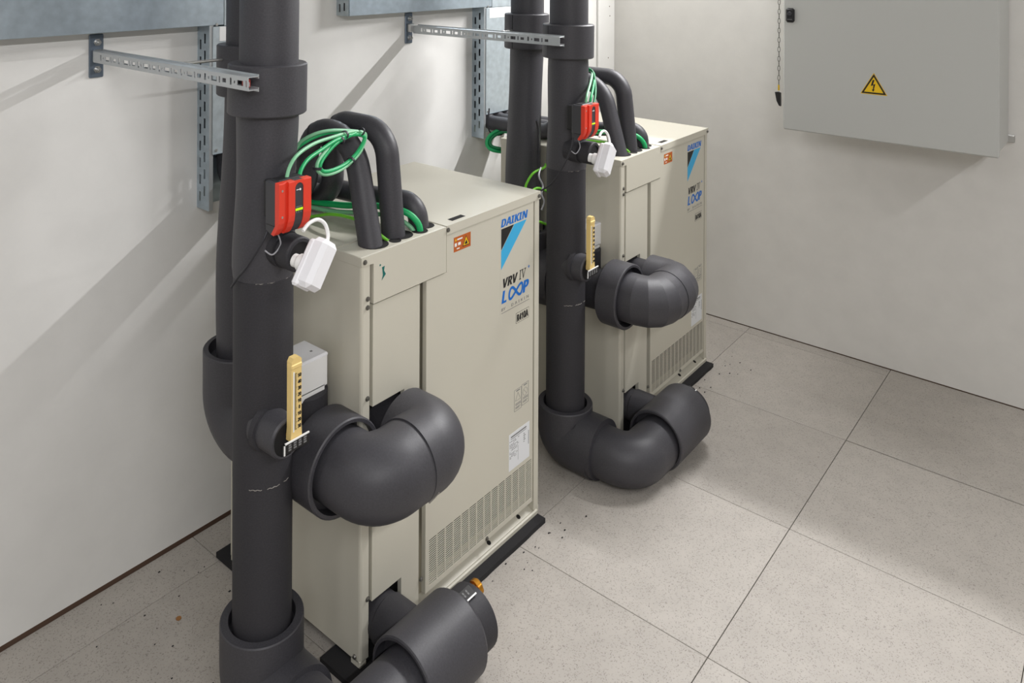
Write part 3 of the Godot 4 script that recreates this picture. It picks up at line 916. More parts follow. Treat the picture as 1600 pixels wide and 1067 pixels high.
# a thin band round a swept path, at the given share of it
func tie(path: Array, share: float, r: float) -> ArrayMesh:
	var i: int = clampi(int(share * (path.size() - 1)), 0, path.size() - 2)
	var a: Vector3 = path[i]
	var d: Vector3 = (path[i + 1] - path[i]).normalized()
	return MB.new().lathe(a, d, [Vector2(-0.003, r - 0.0012), Vector2(-0.003, r), Vector2(0.003, r), Vector2(0.003, r - 0.0012)], 20).done()


# ---------------------------------------------------------------- things hung on the pipes
func controller(k: int) -> void:
	var at: Vector3 = RISER[k] + Vector3([-0.017, -0.060][k], 1.152, 0.066)
	var o := thing("flow_controller", "red and black control box strapped to the %s front riser, green indicator lights on" % WHICH[k], "controller", at, "red pipe controllers")
	var X := Vector3.RIGHT
	var Y := Vector3.UP
	var Z := Vector3.BACK
	o.scale = Vector3(0.9, 1.0, 1.0)
	part("housing", MB.new().box(Vector3(-0.048, 0.008, 0.020), Vector3(0.044, 0.104, 0.062), 0.004).done(), M.case, o)
	part("mount", MB.new().box(Vector3(-0.026, 0.014, -0.012), Vector3(0.036, 0.096, 0.024), 0.003).done(), M.black, o)
	part("housing_foot", MB.new().extrude(PackedVector2Array([Vector2(0.020, 0.014), Vector2(0.06, 0.014), Vector2(0.056, -0.002), Vector2(0.040, -0.012), Vector2(0.020, -0.004)]), Vector3(-0.044, 0, 0), Z, Y, -0.084).done(), M.case, o)
	# red front in ribs with a shallow channel and the status panel let in, curving back at the bottom
	var profile := func(f: float) -> PackedVector2Array:
		return PackedVector2Array([Vector2(0.058, 0.1045), Vector2(f - 0.001, 0.104), Vector2(f, 0.102), Vector2(f, 0.030), Vector2(f - 0.002, 0.018), Vector2(f - 0.007, 0.006), Vector2(f - 0.014, -0.004), Vector2(f - 0.020, -0.010), Vector2(0.044, -0.008), Vector2(0.058, 0.012)])
	for rib in [[-0.0488, -0.0320, 0.0725], [-0.0225, -0.0035, 0.0745], [0.0215, 0.0452, 0.0745]]:
		part("red_cover", MB.new().extrude(profile.call(rib[2]), Vector3(rib[0], 0, 0), Z, Y, -(rib[1] - rib[0])).done(), M.red, o)
	part("red_channel", MB.new().extrude(profile.call(0.0685), Vector3(-0.0322, 0, 0), Z, Y, -0.0099).done(), M.red, o)
	var sp := part("status_panel", MB.new().extrude(profile.call(0.0732), Vector3(-0.0037, 0, 0), Z, Y, -0.0254).done(), M.case, o)
	part("red_brow", MB.new().extrude(PackedVector2Array([Vector2(-0.004, 0.1042), Vector2(-0.004, 0.088), Vector2(-0.001, 0.094), Vector2(0.004, 0.0975), Vector2(0.009, 0.0985), Vector2(0.014, 0.0975), Vector2(0.019, 0.094), Vector2(0.022, 0.088), Vector2(0.022, 0.1042)]), Vector3(0, 0, 0.072), X, Y, 0.0024).done(), M.red, o)
	for i in 5:
		part("indicator_light", MB.new().box(Vector3(-0.0018 + i * 0.0044, 0.038, 0.073), Vector3(0.0021 + i * 0.0044, 0.0430, 0.0748), 0.0004).done(), M.led, sp, "lit green indicator")
	part("white_mark", MB.new().extrude(disc(Vector2(0.0125, 0.083), 0.0026, 14), Vector3(0, 0, 0.0725), X, Y, 0.0012).box(Vector3(0.001, 0.0822, 0.0725), Vector3(0.0088, 0.0838, 0.0737), 0.0).done(), M.ivory, sp)
	part("small_print", MB.new().box(Vector3(0.0, 0.0335, 0.0725), Vector3(0.003, 0.0358, 0.0737), 0.0).box(Vector3(0.0065, 0.0335, 0.0725), Vector3(0.0095, 0.0358, 0.0737), 0.0).box(Vector3(0.013, 0.0335, 0.0725), Vector3(0.016, 0.0358, 0.0737), 0.0).box(Vector3(0.0, 0.0455, 0.0725), Vector3(0.018, 0.0468, 0.0737), 0.0).done(), M.grey_ink, sp)
	for y in [0.088, 0.032]:
		part("screw", MB.new().lathe(Vector3(-0.0395, y, 0.0722), Z, [Vector2(0, 0.0026), Vector2(0.001, 0.0026), Vector2(0.0015, 0)], 10).done(), M.steel, o)
	part("cable_socket", MB.new().box(Vector3(-0.036, 0.1, 0.026), Vector3(0.036, 0.1065, 0.056), 0.002).done(), M.black, o)
	# its sensor wire
	var w: Array = [[Vector3(-0.035, 0.0, 0.02), Vector3(-0.055, -0.03, 0.02), Vector3(-0.072, -0.085, -0.012), Vector3(-0.070, -0.115, -0.045), Vector3(-0.066, -0.15, -0.08)], [Vector3(-0.03, 0.0, 0.02), Vector3(-0.05, -0.05, 0.018), Vector3(-0.055, -0.11, -0.01), Vector3(-0.05, -0.17, -0.055), Vector3(-0.04, -0.21, -0.11)]][k]
	part("sensor_wire", MB.new().sweep(curve(w, 6), 0.0028, 8).done(), M.wire, o)
	part("wire_loop", MB.new().sweep(curve([Vector3(-0.02, -0.012, 0.03), Vector3(-0.012, -0.04, 0.034), Vector3(-0.03, -0.06, 0.028), Vector3(-0.045, -0.05, 0.018)], 6), 0.0018, 8).done(), M.grey_wire, o)


func hanging_box(k: int) -> void:
	var at: Vector3 = RISER[k] + Vector3([-0.004, -0.062][k], 1.094, 0.195)
	var o := thing("sensor_plug", ["white plastic box tied to the foreground riser, small blue light on its side", "white plastic box tied to the riser of the farther cabinet, no light showing"][k], "sensor", at, "white boxes on the riser stubs")
	var tilt := Transform3D(Basis(Vector3.UP, 0.25) * Basis(Vector3.BACK, -0.60) * Basis(Vector3.RIGHT, 0.10), Vector3(-0.030, -0.052, 0))
	var body := part("body", MB.new().box(Vector3(-0.028, 0.0, -0.019), Vector3(0.030, 0.104, 0.021), 0.010).done(), M.white, o)
	body.transform = tilt
	part("back_lid", MB.new().box(Vector3(-0.030, -0.003, -0.024), Vector3(0.030, 0.096, -0.006), 0.005).done(), M.white, body)
	part("plug_neck", MB.new().lathe(Vector3(-0.004, 0.045, -0.02), Vector3(0, 0, -1), [Vector2(0, 0.018), Vector2(0.018, 0.018), Vector2(0.024, 0.014), Vector2(0.034, 0.014), Vector2(0.034, 0)], 24).done(), M.ivory, body)
	if k == 0:
		part("blue_light", MB.new().box(Vector3(0.0285, 0.066, -0.005), Vector3(0.0308, 0.080, 0.004), 0.0004).done(), M.blue_led, body, "lit blue indicator")
	part("strap", MB.new().sweep(curve([Vector3(0.004, 0.09, 0.0), Vector3(0.006, 0.112, -0.004), Vector3(-0.010, 0.132, -0.012), Vector3(-0.034, 0.134, -0.018), Vector3(-0.056, 0.118, -0.020), Vector3(-0.068, 0.098, -0.018)], 6), 0.0042, 10).done(), M.ivory, body)


func thermometer(k: int) -> void:
	var at: Vector3 = RISER[k] + Vector3([-0.014, -0.020][k], 0.70, [0.118, 0.098][k])
	var o := thing("pipe_thermometer", "gold %s standing on the stub of the %s front riser" % [["industrial thermometer", "thermometer"][k], WHICH[k]], "thermometer", at, "gold pipe thermometers")
	var X := Vector3.RIGHT
	var Y := Vector3.UP
	part("body", MB.new().extrude(PackedVector2Array([Vector2(-0.014, -0.006), Vector2(-0.012, 0.02), Vector2(-0.012, 0.163), Vector2(-0.007, 0.171), Vector2(0.009, 0.171), Vector2(0.015, 0.165), Vector2(0.015, 0.02), Vector2(0.017, -0.006)]), Vector3(0, 0, 0.004), X, Y, 0.016).done(), M.gold, o)
	part("head_band", MB.new().box(Vector3(-0.013, 0.148, 0.003), Vector3(0.016, 0.158, 0.022), 0.002).done(), M.gold, o)
	part("tube_slot", MB.new().box(Vector3(-0.0075, 0.012, 0.018), Vector3(-0.0045, 0.142, 0.0206), 0.0).done(), M.ivory, o)
	var tk := MB.new()
	for i in 41:
		tk.box(Vector3(-0.0045, 0.016 + i * 0.003, 0.0195), Vector3(0.0005 if i % 5 else 0.002, 0.0172 + i * 0.003, 0.0206), 0.0)
	part("scale_marks", tk.done(), M.ink, o)
	var n := 0
	for s in ["30", "20", "10", "0", "10", "20", "30", "40", "50"]:
		var w: float = 0.0045 if s.length() == 1 else 0.0092
		part("numeral", lettering(s, 0.0078, w, "Droid Sans", 700, 0.0), M.ink, o).position = Vector3(0.0092 - w / 2, 0.0165 + n * 0.0138, 0.0202)
		n += 1
	part("socket", MB.new().rod(Vector3(0, 0.0, -0.004), Vector3(0, 0.0, 0.010), 0.010, 0.001, 16).done(), M.brass, o)
	var tag := part("dial_tag", MB.new().box(Vector3(-0.034, -0.026, 0.021), Vector3(0.034, -0.002, 0.0235), 0.0005).done(), M.ink, o, "black tag with white edge")
	part("white_edge", MB.new().box(Vector3(-0.034, -0.0045, 0.0212), Vector3(0.034, -0.0015, 0.0242), 0.0).box(Vector3(-0.034, -0.026, 0.0212), Vector3(-0.031, -0.0015, 0.0242), 0.0).done(), M.ivory, tag)
	var m := MB.new()
	for i in 4:
		for j in 3:
			m.box(Vector3(-0.022 + i * 0.0135, -0.021 + j * 0.0052, 0.0212), Vector3(-0.015 + i * 0.0135 + 0.001 * ((i + j) % 2), -0.0175 + j * 0.0052, 0.0239), 0.0)
	part("white_marks", m.done(), M.grey_ink, tag)


func flow_switch(k: int) -> void:
	var at: Vector3 = BACK_RISER[k] + Vector3([-0.006, 0.030][k], 0.680, 0.252)
	var o := thing("flow_switch", "white flow switch box on the %s pipe stub behind the gold thermometer" % WHICH[k], "flow switch", at, "white flow switches")
	part("body", MB.new().box(Vector3(-0.048, 0.010, -0.046), Vector3(0.050, 0.088, 0.046), 0.004).done(), M.ivory, o)
	part("lower_body", MB.new().box(Vector3(-0.040, -0.006, -0.038), Vector3(0.042, 0.02, 0.046), 0.004).done(), M.ivory, o)
	part("lid", MB.new().box(Vector3(-0.049, 0.082, -0.047), Vector3(0.051, 0.092, 0.047), 0.004).done(), M.white, o)
	part("printed_mark", MB.new().box(Vector3(-0.028, 0.0915, 0.006), Vector3(-0.014, 0.0923, 0.012), 0.0).box(Vector3(0.02, 0.0915, 0.01), Vector3(0.026, 0.0923, 0.016), 0.0).done(), M.grey_ink, o)


# ---------------------------------------------------------------- cable trays on the left wall
func cable_tray(k: int) -> void:
	var b := Vector3([-0.600, 0.695][k], 0, 0)
	var X := Vector3.RIGHT
	var Y := Vector3.UP
	var Z := Vector3.BACK
	var o := thing("cable_tray", "galvanised cable tray on the left wall, its slotted leg behind the %s cabinet" % WHICH[k], "cable tray", b, "galvanised wall trays")
	var W: float = 0.24
	var lidbot: float = [1.152, 1.085][k]
	# vertical leg: two slotted sides, back sheet and lid
	for s in 2:
		var holes := []
		var row := 0
		var y := 1.008
		while y < 1.51:
			holes.append(Rect2(0.0125, y, 0.0085, 0.029))
			if y + 0.045 < 1.52:
				holes.append(Rect2(0.036, y + 0.019, 0.0085, 0.029))
			y += 0.0505
		var x: float = [0.0, W][s]
		var side := part("slotted_side", MB.new().plate(Rect2(0.0, 0.986, 0.064, 0.56), holes, Vector3(x, 0, 0), Z, Y, 0.002).done(), M.galv, o)
		part("side_flange", MB.new().box(Vector3(minf(x, x + [0.012, -0.012][s]) - 0.001, 0.986, 0.062), Vector3(maxf(x, x + [0.012, -0.012][s]), 1.546, 0.0645), 0.0005).done(), M.strut, side)
	part("back_sheet", MB.new().box(Vector3(0, 0.99, 0.0005), Vector3(W, 1.55, 0.003), 0.0).done(), M.galv, o)
	part("leg_lid", MB.new().box(Vector3(0.008, lidbot, 0.0645), Vector3(W + 0.004, 1.532, 0.0675), 0.001).done(), M.galv_plate, o)
	part("lid_lip", MB.new().box(Vector3(0.010, lidbot, 0.064), Vector3(W, lidbot + 0.002, 0.0685), 0.0).done(), M.galv, o)
	for y in [lidbot + 0.012, 1.538]:
		part("screw", MB.new().lathe(Vector3(0.02, y, 0.0672), Z, [Vector2(0, 0.005), Vector2(0.003, 0.004), Vector2(0.003, 0)], 10).done(), M.steel, o)
	# horizontal run with its lid
	var xl: float = [-2.2, -0.750][k]
	var lid := part("run_lid", MB.new().box(Vector3(xl, 1.536, 0.0640), Vector3(0.045, 1.86, 0.0675), 0.001).done(), M.galv, o)
	part("lid_lip", MB.new().box(Vector3(xl, 1.536, 0.048), Vector3(0.045, 1.538, 0.065), 0.0).done(), M.galv, lid)
	part("corner_lid", MB.new().box(Vector3(0.046, 1.5335, 0.0643), Vector3(W + 0.006, 1.86, 0.0685), 0.001).done(), M.galv_plate, o)
	part("tape_patch", MB.new().box(Vector3(0.030, 1.488, 0.0672), Vector3(W - 0.02, 1.531, 0.0682), 0.0005).done(), M.ivory, o, "pale tape over the joint")
	part("run_trough", MB.new().box(Vector3(xl + 0.002, 1.538, 0.001), Vector3(W, 1.541, 0.063), 0.0).box(Vector3(xl + 0.002, 1.857, 0.001), Vector3(W, 1.86, 0.063), 0.0).done(), M.galv, o)
	var eh := []
	for i in 6:
		eh.append(Rect2(0.013, 1.548 + i * 0.05, 0.008, 0.028))
		eh.append(Rect2(0.037, 1.553 + i * 0.05, 0.008, 0.028))
	part("end_plate", MB.new().plate(Rect2(0.0, 1.536, 0.064, 0.324), eh, Vector3(xl, 0, 0), Z, Y, 0.002).done(), M.galv_plate, o)
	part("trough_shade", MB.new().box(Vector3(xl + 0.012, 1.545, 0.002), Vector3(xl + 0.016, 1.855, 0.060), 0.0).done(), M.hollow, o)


# ---------------------------------------------------------------- slotted rails that hold the risers
func pipe_bracket(k: int) -> void:
	var b := Vector3([-0.911, 0.304][k], 1.470, 0)
	var X := Vector3.RIGHT
	var Y := Vector3.UP
	var Z := Vector3.BACK
	var o := thing("slotted_rail", "slotted steel rail bracket from the left wall to the %s pair of risers" % WHICH[k], "bracket", b, "slotted rail brackets")
	var pl := part("wall_plate", MB.new().box(Vector3(-0.020, -0.060, 0.0005), Vector3(0.020, 0.058, 0.0065), 0.004).done(), M.bracket, o)
	for y in [-0.038, 0.036]:
		part("bolt", MB.new().lathe(Vector3(0.002, y, 0.006), Z, [Vector2(0, 0.0105), Vector2(0.002, 0.0105), Vector2(0.002, 0.0075), Vector2(0.010, 0.0075), Vector2(0.010, 0.004), Vector2(0.016, 0.004), Vector2(0.016, 0)], 6).done(), M.steel, pl)
	part("clamp", MB.new().box(Vector3(-0.012, -0.016, 0.006), Vector3(0.014, 0.017, 0.022), 0.003).done(), M.steel, o)
	var L: float = [0.728, 0.692][k]
	var x0: float = [-0.014, 0.010][k]
	var h := 0.014
	var y0 := [-0.001, -0.006]
	var yc: float = y0[k]
	# web with its repeating hole pattern
	var holes := []
	var z := 0.06
	while z < L - 0.06:
		holes.append(Rect2(z, yc - 0.007, 0.007, 0.015))
		holes.append(Rect2(z + 0.0155, yc - 0.0028, 0.005, 0.0056))
		holes.append(Rect2(z + 0.028, yc - 0.0055, 0.022, 0.011))
		holes.append(Rect2(z + 0.058, yc - 0.007, 0.005, 0.014))
		holes.append(Rect2(z + 0.071, yc - 0.0045, 0.015, 0.009))
		z += 0.1
	var web := MB.new().plate(Rect2(0.02, yc - h, L - 0.02, 2 * h), holes, Vector3(x0, 0, 0), Z, Y, 0.0018)
	part("rail_web", web.done(), M.strut, o)
	part("rail_flange", MB.new().box(Vector3(x0 - 0.0012, yc + h - 0.001, 0.02), Vector3(x0 + 0.026, yc + h + 0.001, L), 0.0004).done(), M.strut, o)
	part("rail_flange", MB.new().box(Vector3(x0 - 0.0012, yc - h - 0.001, 0.02), Vector3(x0 + 0.026, yc - h + 0.001, L), 0.0004).done(), M.strut, o)
	for s in [-1.0, 1.0]:
		part("rail_lip", MB.new().box(Vector3(x0 + 0.0245, yc + s * h - 0.0045, 0.02), Vector3(x0 + 0.026, yc + s * h + 0.0045, L), 0.0).done(), M.strut, o)
	part("end_cap", MB.new().box(Vector3(x0 + 0.003, yc - 0.009, L - 0.03), Vector3(x0 + 0.012, yc + 0.009, L - 0.010), 0.001).done(), M.red_enamel, o, "dark red end plug")
	part("rod", MB.new().rod(Vector3(x0 + 0.02, yc + 0.004, 0.35), Vector3(x0 + 0.19, yc + 0.004, 0.35), 0.0042, 0.0, 10).done(), M.steel, o, "threaded steel rod")
	part("rod", MB.new().rod(Vector3(x0 + 0.02, yc + 0.004, 0.636), Vector3(x0 + 0.06, yc + 0.004, 0.636), 0.0042, 0.0, 10).done(), M.steel, o)


# ---------------------------------------------------------------- cables
func cable(pts: Array, r: float, m: Material, label: String, group := "") -> Node3D:
	var base: Vector3 = pts[0]
	var loc := []
	for p in pts:
		loc.append(p - base)
	return one("cable", MB.new().sweep(curve(loc, 8), r, 10).done(), m, label, "cable", base, group)


func cables() -> void:
	cable([Vector3(-0.840, 1.248, 0.745), Vector3(-0.827, 1.276, 0.740), Vector3(-0.797, 1.297, 0.730), Vector3(-0.727, 1.305, 0.700), Vector3(-0.648, 1.304, 0.675), Vector3(-0.568, 1.301, 0.655), Vector3(-0.520, 1.290, 0.645), Vector3(-0.513, 1.274, 0.645), Vector3(-0.537, 1.243, 0.650), Vector3(-0.583, 1.223, 0.660), Vector3(-0.637, 1.217, 0.675), Vector3(-0.684, 1.223, 0.690), Vector3(-0.713, 1.238, 0.700), Vector3(-0.717, 1.254, 0.700), Vector3(-0.694, 1.270, 0.690), Vector3(-0.644, 1.285, 0.675), Vector3(-0.574, 1.294, 0.657)], 0.0043, M.pale_green, "pale green cable from the foreground controller, looped on the front refrigerant line")
	cable([Vector3(-0.805, 1.247, 0.745), Vector3(-0.790, 1.265, 0.735), Vector3(-0.758, 1.279, 0.720), Vector3(-0.704, 1.287, 0.700), Vector3(-0.642, 1.296, 0.680), Vector3(-0.577, 1.295, 0.660), Vector3(-0.531, 1.286, 0.650), Vector3(-0.522, 1.272, 0.650), Vector3(-0.553, 1.244, 0.655), Vector3(-0.598, 1.228, 0.665), Vector3(-0.648, 1.226, 0.680), Vector3(-0.692, 1.233, 0.695), Vector3(-0.708, 1.249, 0.700), Vector3(-0.684, 1.268, 0.690), Vector3(-0.632, 1.289, 0.675), Vector3(-0.557, 1.296, 0.655)], 0.0048, M.green, "bright green cable from the foreground controller, looped beside a pale green one")
	cable([Vector3(-0.76, 1.20, 0.52), Vector3(-0.714, 1.264, 0.600), Vector3(-0.701, 1.293, 0.620), Vector3(-0.678, 1.310, 0.640), Vector3(-0.637, 1.314, 0.650), Vector3(-0.574, 1.304, 0.650), Vector3(-0.529, 1.292, 0.648), Vector3(-0.518, 1.279, 0.648)], 0.0045, M.pale_green, "pale green cable running behind the foreground riser to the bundle on the arch")
	cable([Vector3(-0.75, 1.18, 0.52), Vector3(-0.712, 1.253, 0.590), Vector3(-0.701, 1.282, 0.615), Vector3(-0.674, 1.301, 0.635), Vector3(-0.632, 1.308, 0.645), Vector3(-0.573, 1.299, 0.648), Vector3(-0.527, 1.287, 0.648)], 0.0045, M.green, "bright green cable running behind the foreground riser to the bundle on the arch")
	cable([Vector3(-0.367, 0.985, 0.702), Vector3(-0.370, 1.03, 0.698), Vector3(-0.392, 1.062, 0.665), Vector3(-0.425, 1.068, 0.58), Vector3(-0.452, 1.055, 0.48), Vector3(-0.47, 1.045, 0.33), Vector3(-0.47, 1.05, 0.16), Vector3(-0.47, 1.09, 0.075)], 0.0088, M.green, "thick green cable rising from the nearer cabinet's pipe cover and running back to the wall")
	cable([Vector3(-0.372, 0.985, 0.694), Vector3(-0.380, 1.02, 0.680), Vector3(-0.405, 1.045, 0.63), Vector3(-0.44, 1.045, 0.55), Vector3(-0.47, 1.035, 0.42), Vector3(-0.49, 1.04, 0.2), Vector3(-0.49, 1.08, 0.075)], 0.006, M.pale_green, "pale green cable beside the thick green one on the nearer cabinet's top")
	cable([Vector3(-0.459, 1.000, 0.688), Vector3(-0.482, 1.018, 0.685), Vector3(-0.494, 1.036, 0.660), Vector3(-0.502, 1.051, 0.620), Vector3(-0.504, 1.053, 0.560), Vector3(-0.508, 1.047, 0.500), Vector3(-0.511, 1.033, 0.450), Vector3(-0.515, 1.019, 0.400)], 0.0042, M.lime, "lime green earth wire from the nearer cabinet top past the front refrigerant line")
	var tb := MB.new()
	for q in [[Vector3(-0.534, 1.296, 0.651), Vector3(-0.4, 0.15, 0.12)], [Vector3(-0.60, 1.300, 0.664), Vector3(-0.8, -0.1, 0.2)], [Vector3(-0.62, 1.291, 0.672), Vector3(-0.7, -0.3, 0.25)], [Vector3(-0.575, 1.231, 0.659), Vector3(-0.7, -0.35, 0.2)], [Vector3(-0.716, 1.246, 0.70), Vector3(0.1, 1.0, 0.0)]]:
		tb.lathe(q[0], q[1], [Vector2(-0.003, 0.0088), Vector2(-0.003, 0.0108), Vector2(0.003, 0.0108), Vector2(0.003, 0.0088)], 14)
	one("cable_tie", tb.done(), M.wire, "black cable ties round the green cable loops at the foreground controller", "cable ties").set_meta("kind", "stuff")
	cable([Vector3(0.389, 1.244, 0.745), Vector3(0.405, 1.278, 0.740), Vector3(0.495, 1.311, 0.700), Vector3(0.553, 1.333, 0.670), Vector3(0.568, 1.344, 0.650), Vector3(0.587, 1.334, 0.620)], 0.0042, M.pale_green, "pale green cable rising left from the rear controller to the arch")
	cable([Vector3(0.410, 1.241, 0.745), Vector3(0.434, 1.274, 0.740), Vector3(0.516, 1.304, 0.700), Vector3(0.566, 1.327, 0.670), Vector3(0.573, 1.338, 0.650), Vector3(0.582, 1.328, 0.620)], 0.0046, M.green, "bright green cable in the middle of the bundle above the rear controller")
	cable([Vector3(0.438, 1.242, 0.745), Vector3(0.475, 1.268, 0.730), Vector3(0.525, 1.303, 0.700), Vector3(0.557, 1.337, 0.670), Vector3(0.563, 1.346, 0.645)], 0.0044, M.deep_green, "dark green cable rising right from the rear controller to the arch")
	cable([Vector3(0.892, 0.985, 0.702), Vector3(0.889, 1.03, 0.698), Vector3(0.867, 1.062, 0.665), Vector3(0.834, 1.066, 0.58), Vector3(0.80, 1.052, 0.46), Vector3(0.775, 1.04, 0.3), Vector3(0.762, 1.03, 0.2), Vector3(0.755, 1.06, 0.08)], 0.0088, M.green, "thick green cable at the farther cabinet's pipe cover, running back to the wall")
	cable([Vector3(0.795, 0.985, 0.704), Vector3(0.786, 1.018, 0.685), Vector3(0.765, 1.04, 0.64), Vector3(0.755, 1.04, 0.56), Vector3(0.75, 1.03, 0.45)], 0.0042, M.lime, "lime green earth wire from the farther cabinet's pipe cover")
	cable([Vector3(0.84, 1.035, 0.22), Vector3(0.762, 1.025, 0.160), Vector3(0.736, 1.028, 0.130), Vector3(0.709, 1.012, 0.100), Vector3(0.684, 0.985, 0.090), Vector3(0.680, 0.958, 0.100), Vector3(0.693, 0.945, 0.130), Vector3(0.763, 0.935, 0.160), Vector3(0.85, 0.95, 0.17)], 0.0072, M.green, "bright green cable hanging in a loop by the wall under the farther cable tray")
	cable([Vector3(0.83, 1.032, 0.23), Vector3(0.736, 1.025, 0.180), Vector3(0.727, 1.020, 0.140), Vector3(0.710, 1.003, 0.110), Vector3(0.692, 0.983, 0.100), Vector3(0.688, 0.964, 0.110), Vector3(0.702, 0.956, 0.140), Vector3(0.749, 0.949, 0.170), Vector3(0.85, 0.94, 0.155)], 0.0065, M.deep_green, "dark green cable inside the hanging loop by the wall under the farther tray")
	cable([Vector3(0.455, 0.898, 0.500), Vector3(0.462, 0.897, 0.450), Vector3(0.470, 0.923, 0.450), Vector3(0.496, 0.953, 0.460), Vector3(0.561, 0.959, 0.460), Vector3(0.60, 0.96, 0.44)], 0.0046, M.lime, "lime green wire curving up behind the nearer cabinet to the rear riser")
	cable([Vector3(0.376, 0.925, 0.550), Vector3(0.432, 0.908, 0.500), Vector3(0.463, 0.911, 0.500), Vector3(0.516, 0.890, 0.500), Vector3(0.537, 0.871, 0.500)], 0.0044, M.lime, "lime green wire crossing low behind the nearer cabinet's top right corner")
	cable([Vector3(0.425, 0.805, 0.500), Vector3(0.484, 0.783, 0.500), Vector3(0.546, 0.754, 0.500)], 0.0048, M.lime, "lime green wire lowest in the gap right of the nearer cabinet")
	cable([Vector3(0.483, 0.981, 0.500), Vector3(0.442, 0.962, 0.520), Vector3(0.452, 0.928, 0.530), Vector3(0.430, 0.905, 0.540), Vector3(0.432, 0.879, 0.550), Vector3(0.416, 0.853, 0.550)], 0.003, M.grey_wire, "thin grey wire dangling beside the nearer cabinet's top right corner")
	cable([Vector3(0.539, 1.136, 0.440), Vector3(0.552, 1.094, 0.440), Vector3(0.552, 1.010, 0.440), Vector3(0.547, 0.941, 0.450), Vector3(0.541, 0.891, 0.460)], 0.0042, M.wire, "black cable hanging down the pipe left of the rear riser")
	cable([Vector3(0.10, 1.125, 0.098), Vector3(0.09, 1.06, 0.10), Vector3(0.11, 1.02, 0.10), Vector3(0.15, 1.01, 0.12), Vector3(0.19, 1.035, 0.13)].map(func(v): return v + Vector3(0.60, -0.01, -0.01)), 0.003, M.wire, "thin black wire drooping below the farther tray's slotted leg")


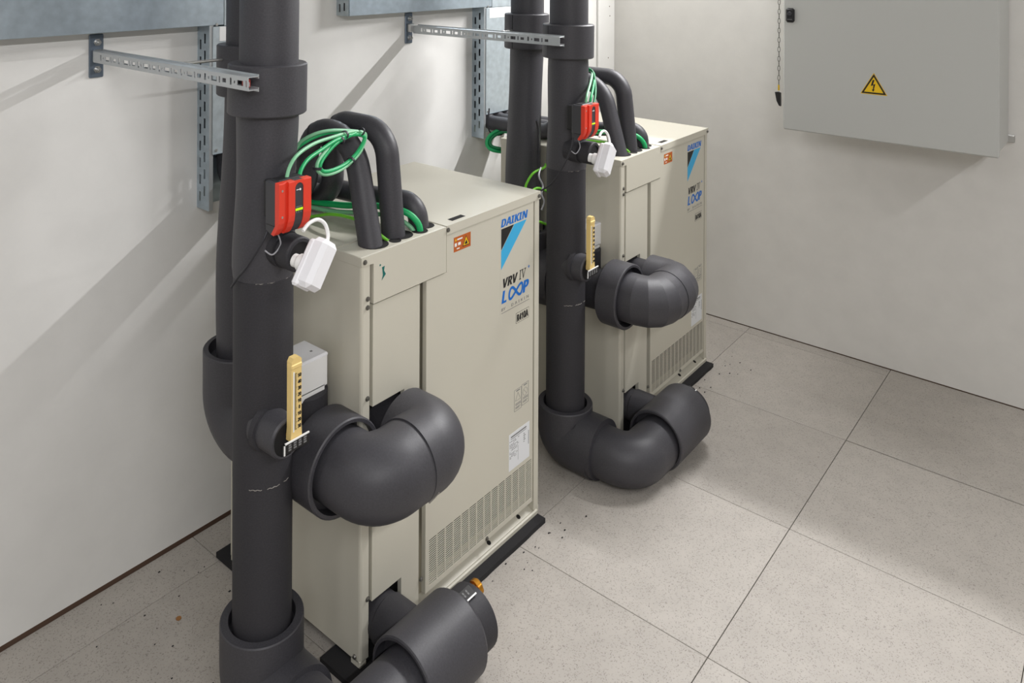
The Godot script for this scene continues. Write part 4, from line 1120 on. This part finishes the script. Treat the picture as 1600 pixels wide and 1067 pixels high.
# ---------------------------------------------------------------- switch cabinet on the rear wall
func switch_cabinet() -> void:
	var X := Vector3.RIGHT
	var Y := Vector3.UP
	var Z := Vector3.BACK
	var xf := 1.566
	var z0 := 0.992
	var z1 := 1.760
	var y0 := 1.020
	var y1 := 2.11
	var o := thing("switch_cabinet", "light grey wall-mounted electrical cabinet with a yellow warning triangle", "electrical cabinet", Vector3(REAR, y0, (z0 + z1) / 2))
	var hw := (z1 - z0) / 2
	var d := REAR - xf
	part("enclosure", MB.new().box(Vector3(-d + 0.026, 0.012, -hw + 0.006), Vector3(-0.012, y1 - y0, hw - 0.004), 0.004).done(), M.cabinet, o)
	var door := part("door", MB.new().box(Vector3(-d, 0.0, -hw), Vector3(-d + 0.022, y1 - y0, hw), 0.005).done(), M.cabinet, o)
	var lk := part("lock", MB.new().box(Vector3(-d - 0.012, 0.455, -hw + 0.012), Vector3(-d + 0.002, 0.515, -hw + 0.048), 0.007).done(), M.black, door, "black quarter-turn lock")
	part("lock_core", MB.new().rod(Vector3(-d - 0.0105, 0.492, -hw + 0.030), Vector3(-d - 0.0155, 0.492, -hw + 0.030), 0.009, 0.001, 16).done(), M.case, lk)
	part("lock_mark", MB.new().box(Vector3(-d - 0.0125, 0.467, -hw + 0.020), Vector3(-d - 0.0118, 0.469, -hw + 0.040), 0.0).done(), M.grey_ink, lk)
	# warning triangle: yellow field, black border and lightning arrow; it faces -x, so its own right is +z
	var c := Vector3(-d, 0.186, 0.0)
	c.z = 1.344 - (z0 + z1) / 2
	var sg := part("warning_sign", MB.new().extrude(PackedVector2Array([Vector2(-0.049, 0), Vector2(0.049, 0), Vector2(0, 0.086)]), c, Z, Y, 0.0006).done(), M.yellow, door, "yellow triangle with lightning arrow")
	var bd := MB.new()
	var op := [Vector2(-0.0455, 0.0025), Vector2(0.0455, 0.0025), Vector2(0, 0.082)]
	var ip := [Vector2(-0.0355, 0.0085), Vector2(0.0355, 0.0085), Vector2(0, 0.070)]
	for i in 3:
		bd.extrude(PackedVector2Array([op[i], op[(i + 1) % 3], ip[(i + 1) % 3], ip[i]]), c, Z, Y, 0.0009)
	part("border", bd.done(), M.ink, sg)
	part("lightning_arrow", MB.new().extrude(PackedVector2Array([Vector2(0.003, 0.058), Vector2(-0.004, 0.058), Vector2(-0.011, 0.033), Vector2(-0.001, 0.037), Vector2(-0.0035, 0.020), Vector2(-0.007, 0.020), Vector2(-0.002, 0.011), Vector2(0.0035, 0.021), Vector2(0.0005, 0.0205), Vector2(0.006, 0.043), Vector2(-0.003, 0.039)]), c, Z, Y, 0.0009).done(), M.ink, sg)
	for s in [-1.0, 1.0]:
		part("wall_bracket", MB.new().box(Vector3(-0.016, 0.012, s * (hw + 0.005) - 0.012), Vector3(-0.001, 0.040, s * (hw + 0.005) + 0.012), 0.002).done(), M.steel, o)
	# chain with its black grip beside the cabinet
	var ch := thing("pull_chain", "thin steel chain with black grip hanging left of the grey cabinet", "chain", Vector3(1.80, 1.075, 0.893))
	part("grip", MB.new().extrude(PackedVector2Array([Vector2(-0.014, 0.062), Vector2(0.0, 0.064), Vector2(0.010, 0.060), Vector2(0.011, 0.0), Vector2(0.004, 0.003), Vector2(-0.006, 0.022)]), Vector3(0.006, 0, 0), Z, Y, 0.014).done(), M.black, ch)
	part("yellow_sleeve", MB.new().rod(Vector3(0, 0.070, 0.001), Vector3(0, 0.096, 0.001), 0.004, 0.001, 10).done(), M.yellow, ch)
	var ring := []
	for i in 17:
		var a: float = TAU * i / 16.0
		ring.append(Vector3(0, 0.0125 * sin(a), 0.0048 * cos(a)))
	var lm := MB.new().sweep(ring, 0.0014, 6).done()
	for i in 46:
		var l := part("link", lm, M.screw, ch)
		l.position = Vector3(0, 0.106 + i * 0.0215, 0.001)
		l.rotation.y = 0.5 if i % 2 else 0.5 + PI / 2


# ---------------------------------------------------------------- small litter on the floor
func litter() -> void:
	var spots := [[Vector3(-0.80, 0, 0.245), 0.007, "brown scrap on the floor tiles at the lower left"], [Vector3(0.085, 0, 1.62), 0.007, "brown scrap on the tiles at the lower right, larger of two"], [Vector3(0.10, 0, 1.70), 0.005, "pale brown scrap on the lower right tiles, smaller of two"]]
	for s in spots:
		one("floor_scrap", MB.new().extrude(disc(Vector2.ZERO, s[1], 9), Vector3.ZERO, Vector3.RIGHT, Vector3.BACK, -0.002).done(), M.scrap, s[2], "scrap", s[0] + Vector3(0, 0.0005, 0), "brown floor scraps")
	rng.seed = 314
	var mb := MB.new()
	for i in 90:
		var k: int = rng.randi_range(0, 1)
		var b: Vector3 = UNIT[k]
		var p := Vector3(b.x + rng.randf_range(0.0, 0.9), 0.0003, 0.77 + absf(rng.randfn(0.0, 0.05)))
		if i % 3 == 0:
			p = Vector3(rng.randf_range(-1.0, -0.62), 0.0003, rng.randf_range(0.03, 0.7))
		var r: float = rng.randf_range(0.0012, 0.0035)
		mb.box(p - Vector3(r, 0, r * 0.6), p + Vector3(r, 0.002, r * 0.6), 0.0005)
	var o := one("rubber_crumbs", mb.done(), M.rubber, "black rubber crumbs scattered on the floor round the cabinets", "debris")
	o.set_meta("kind", "stuff")
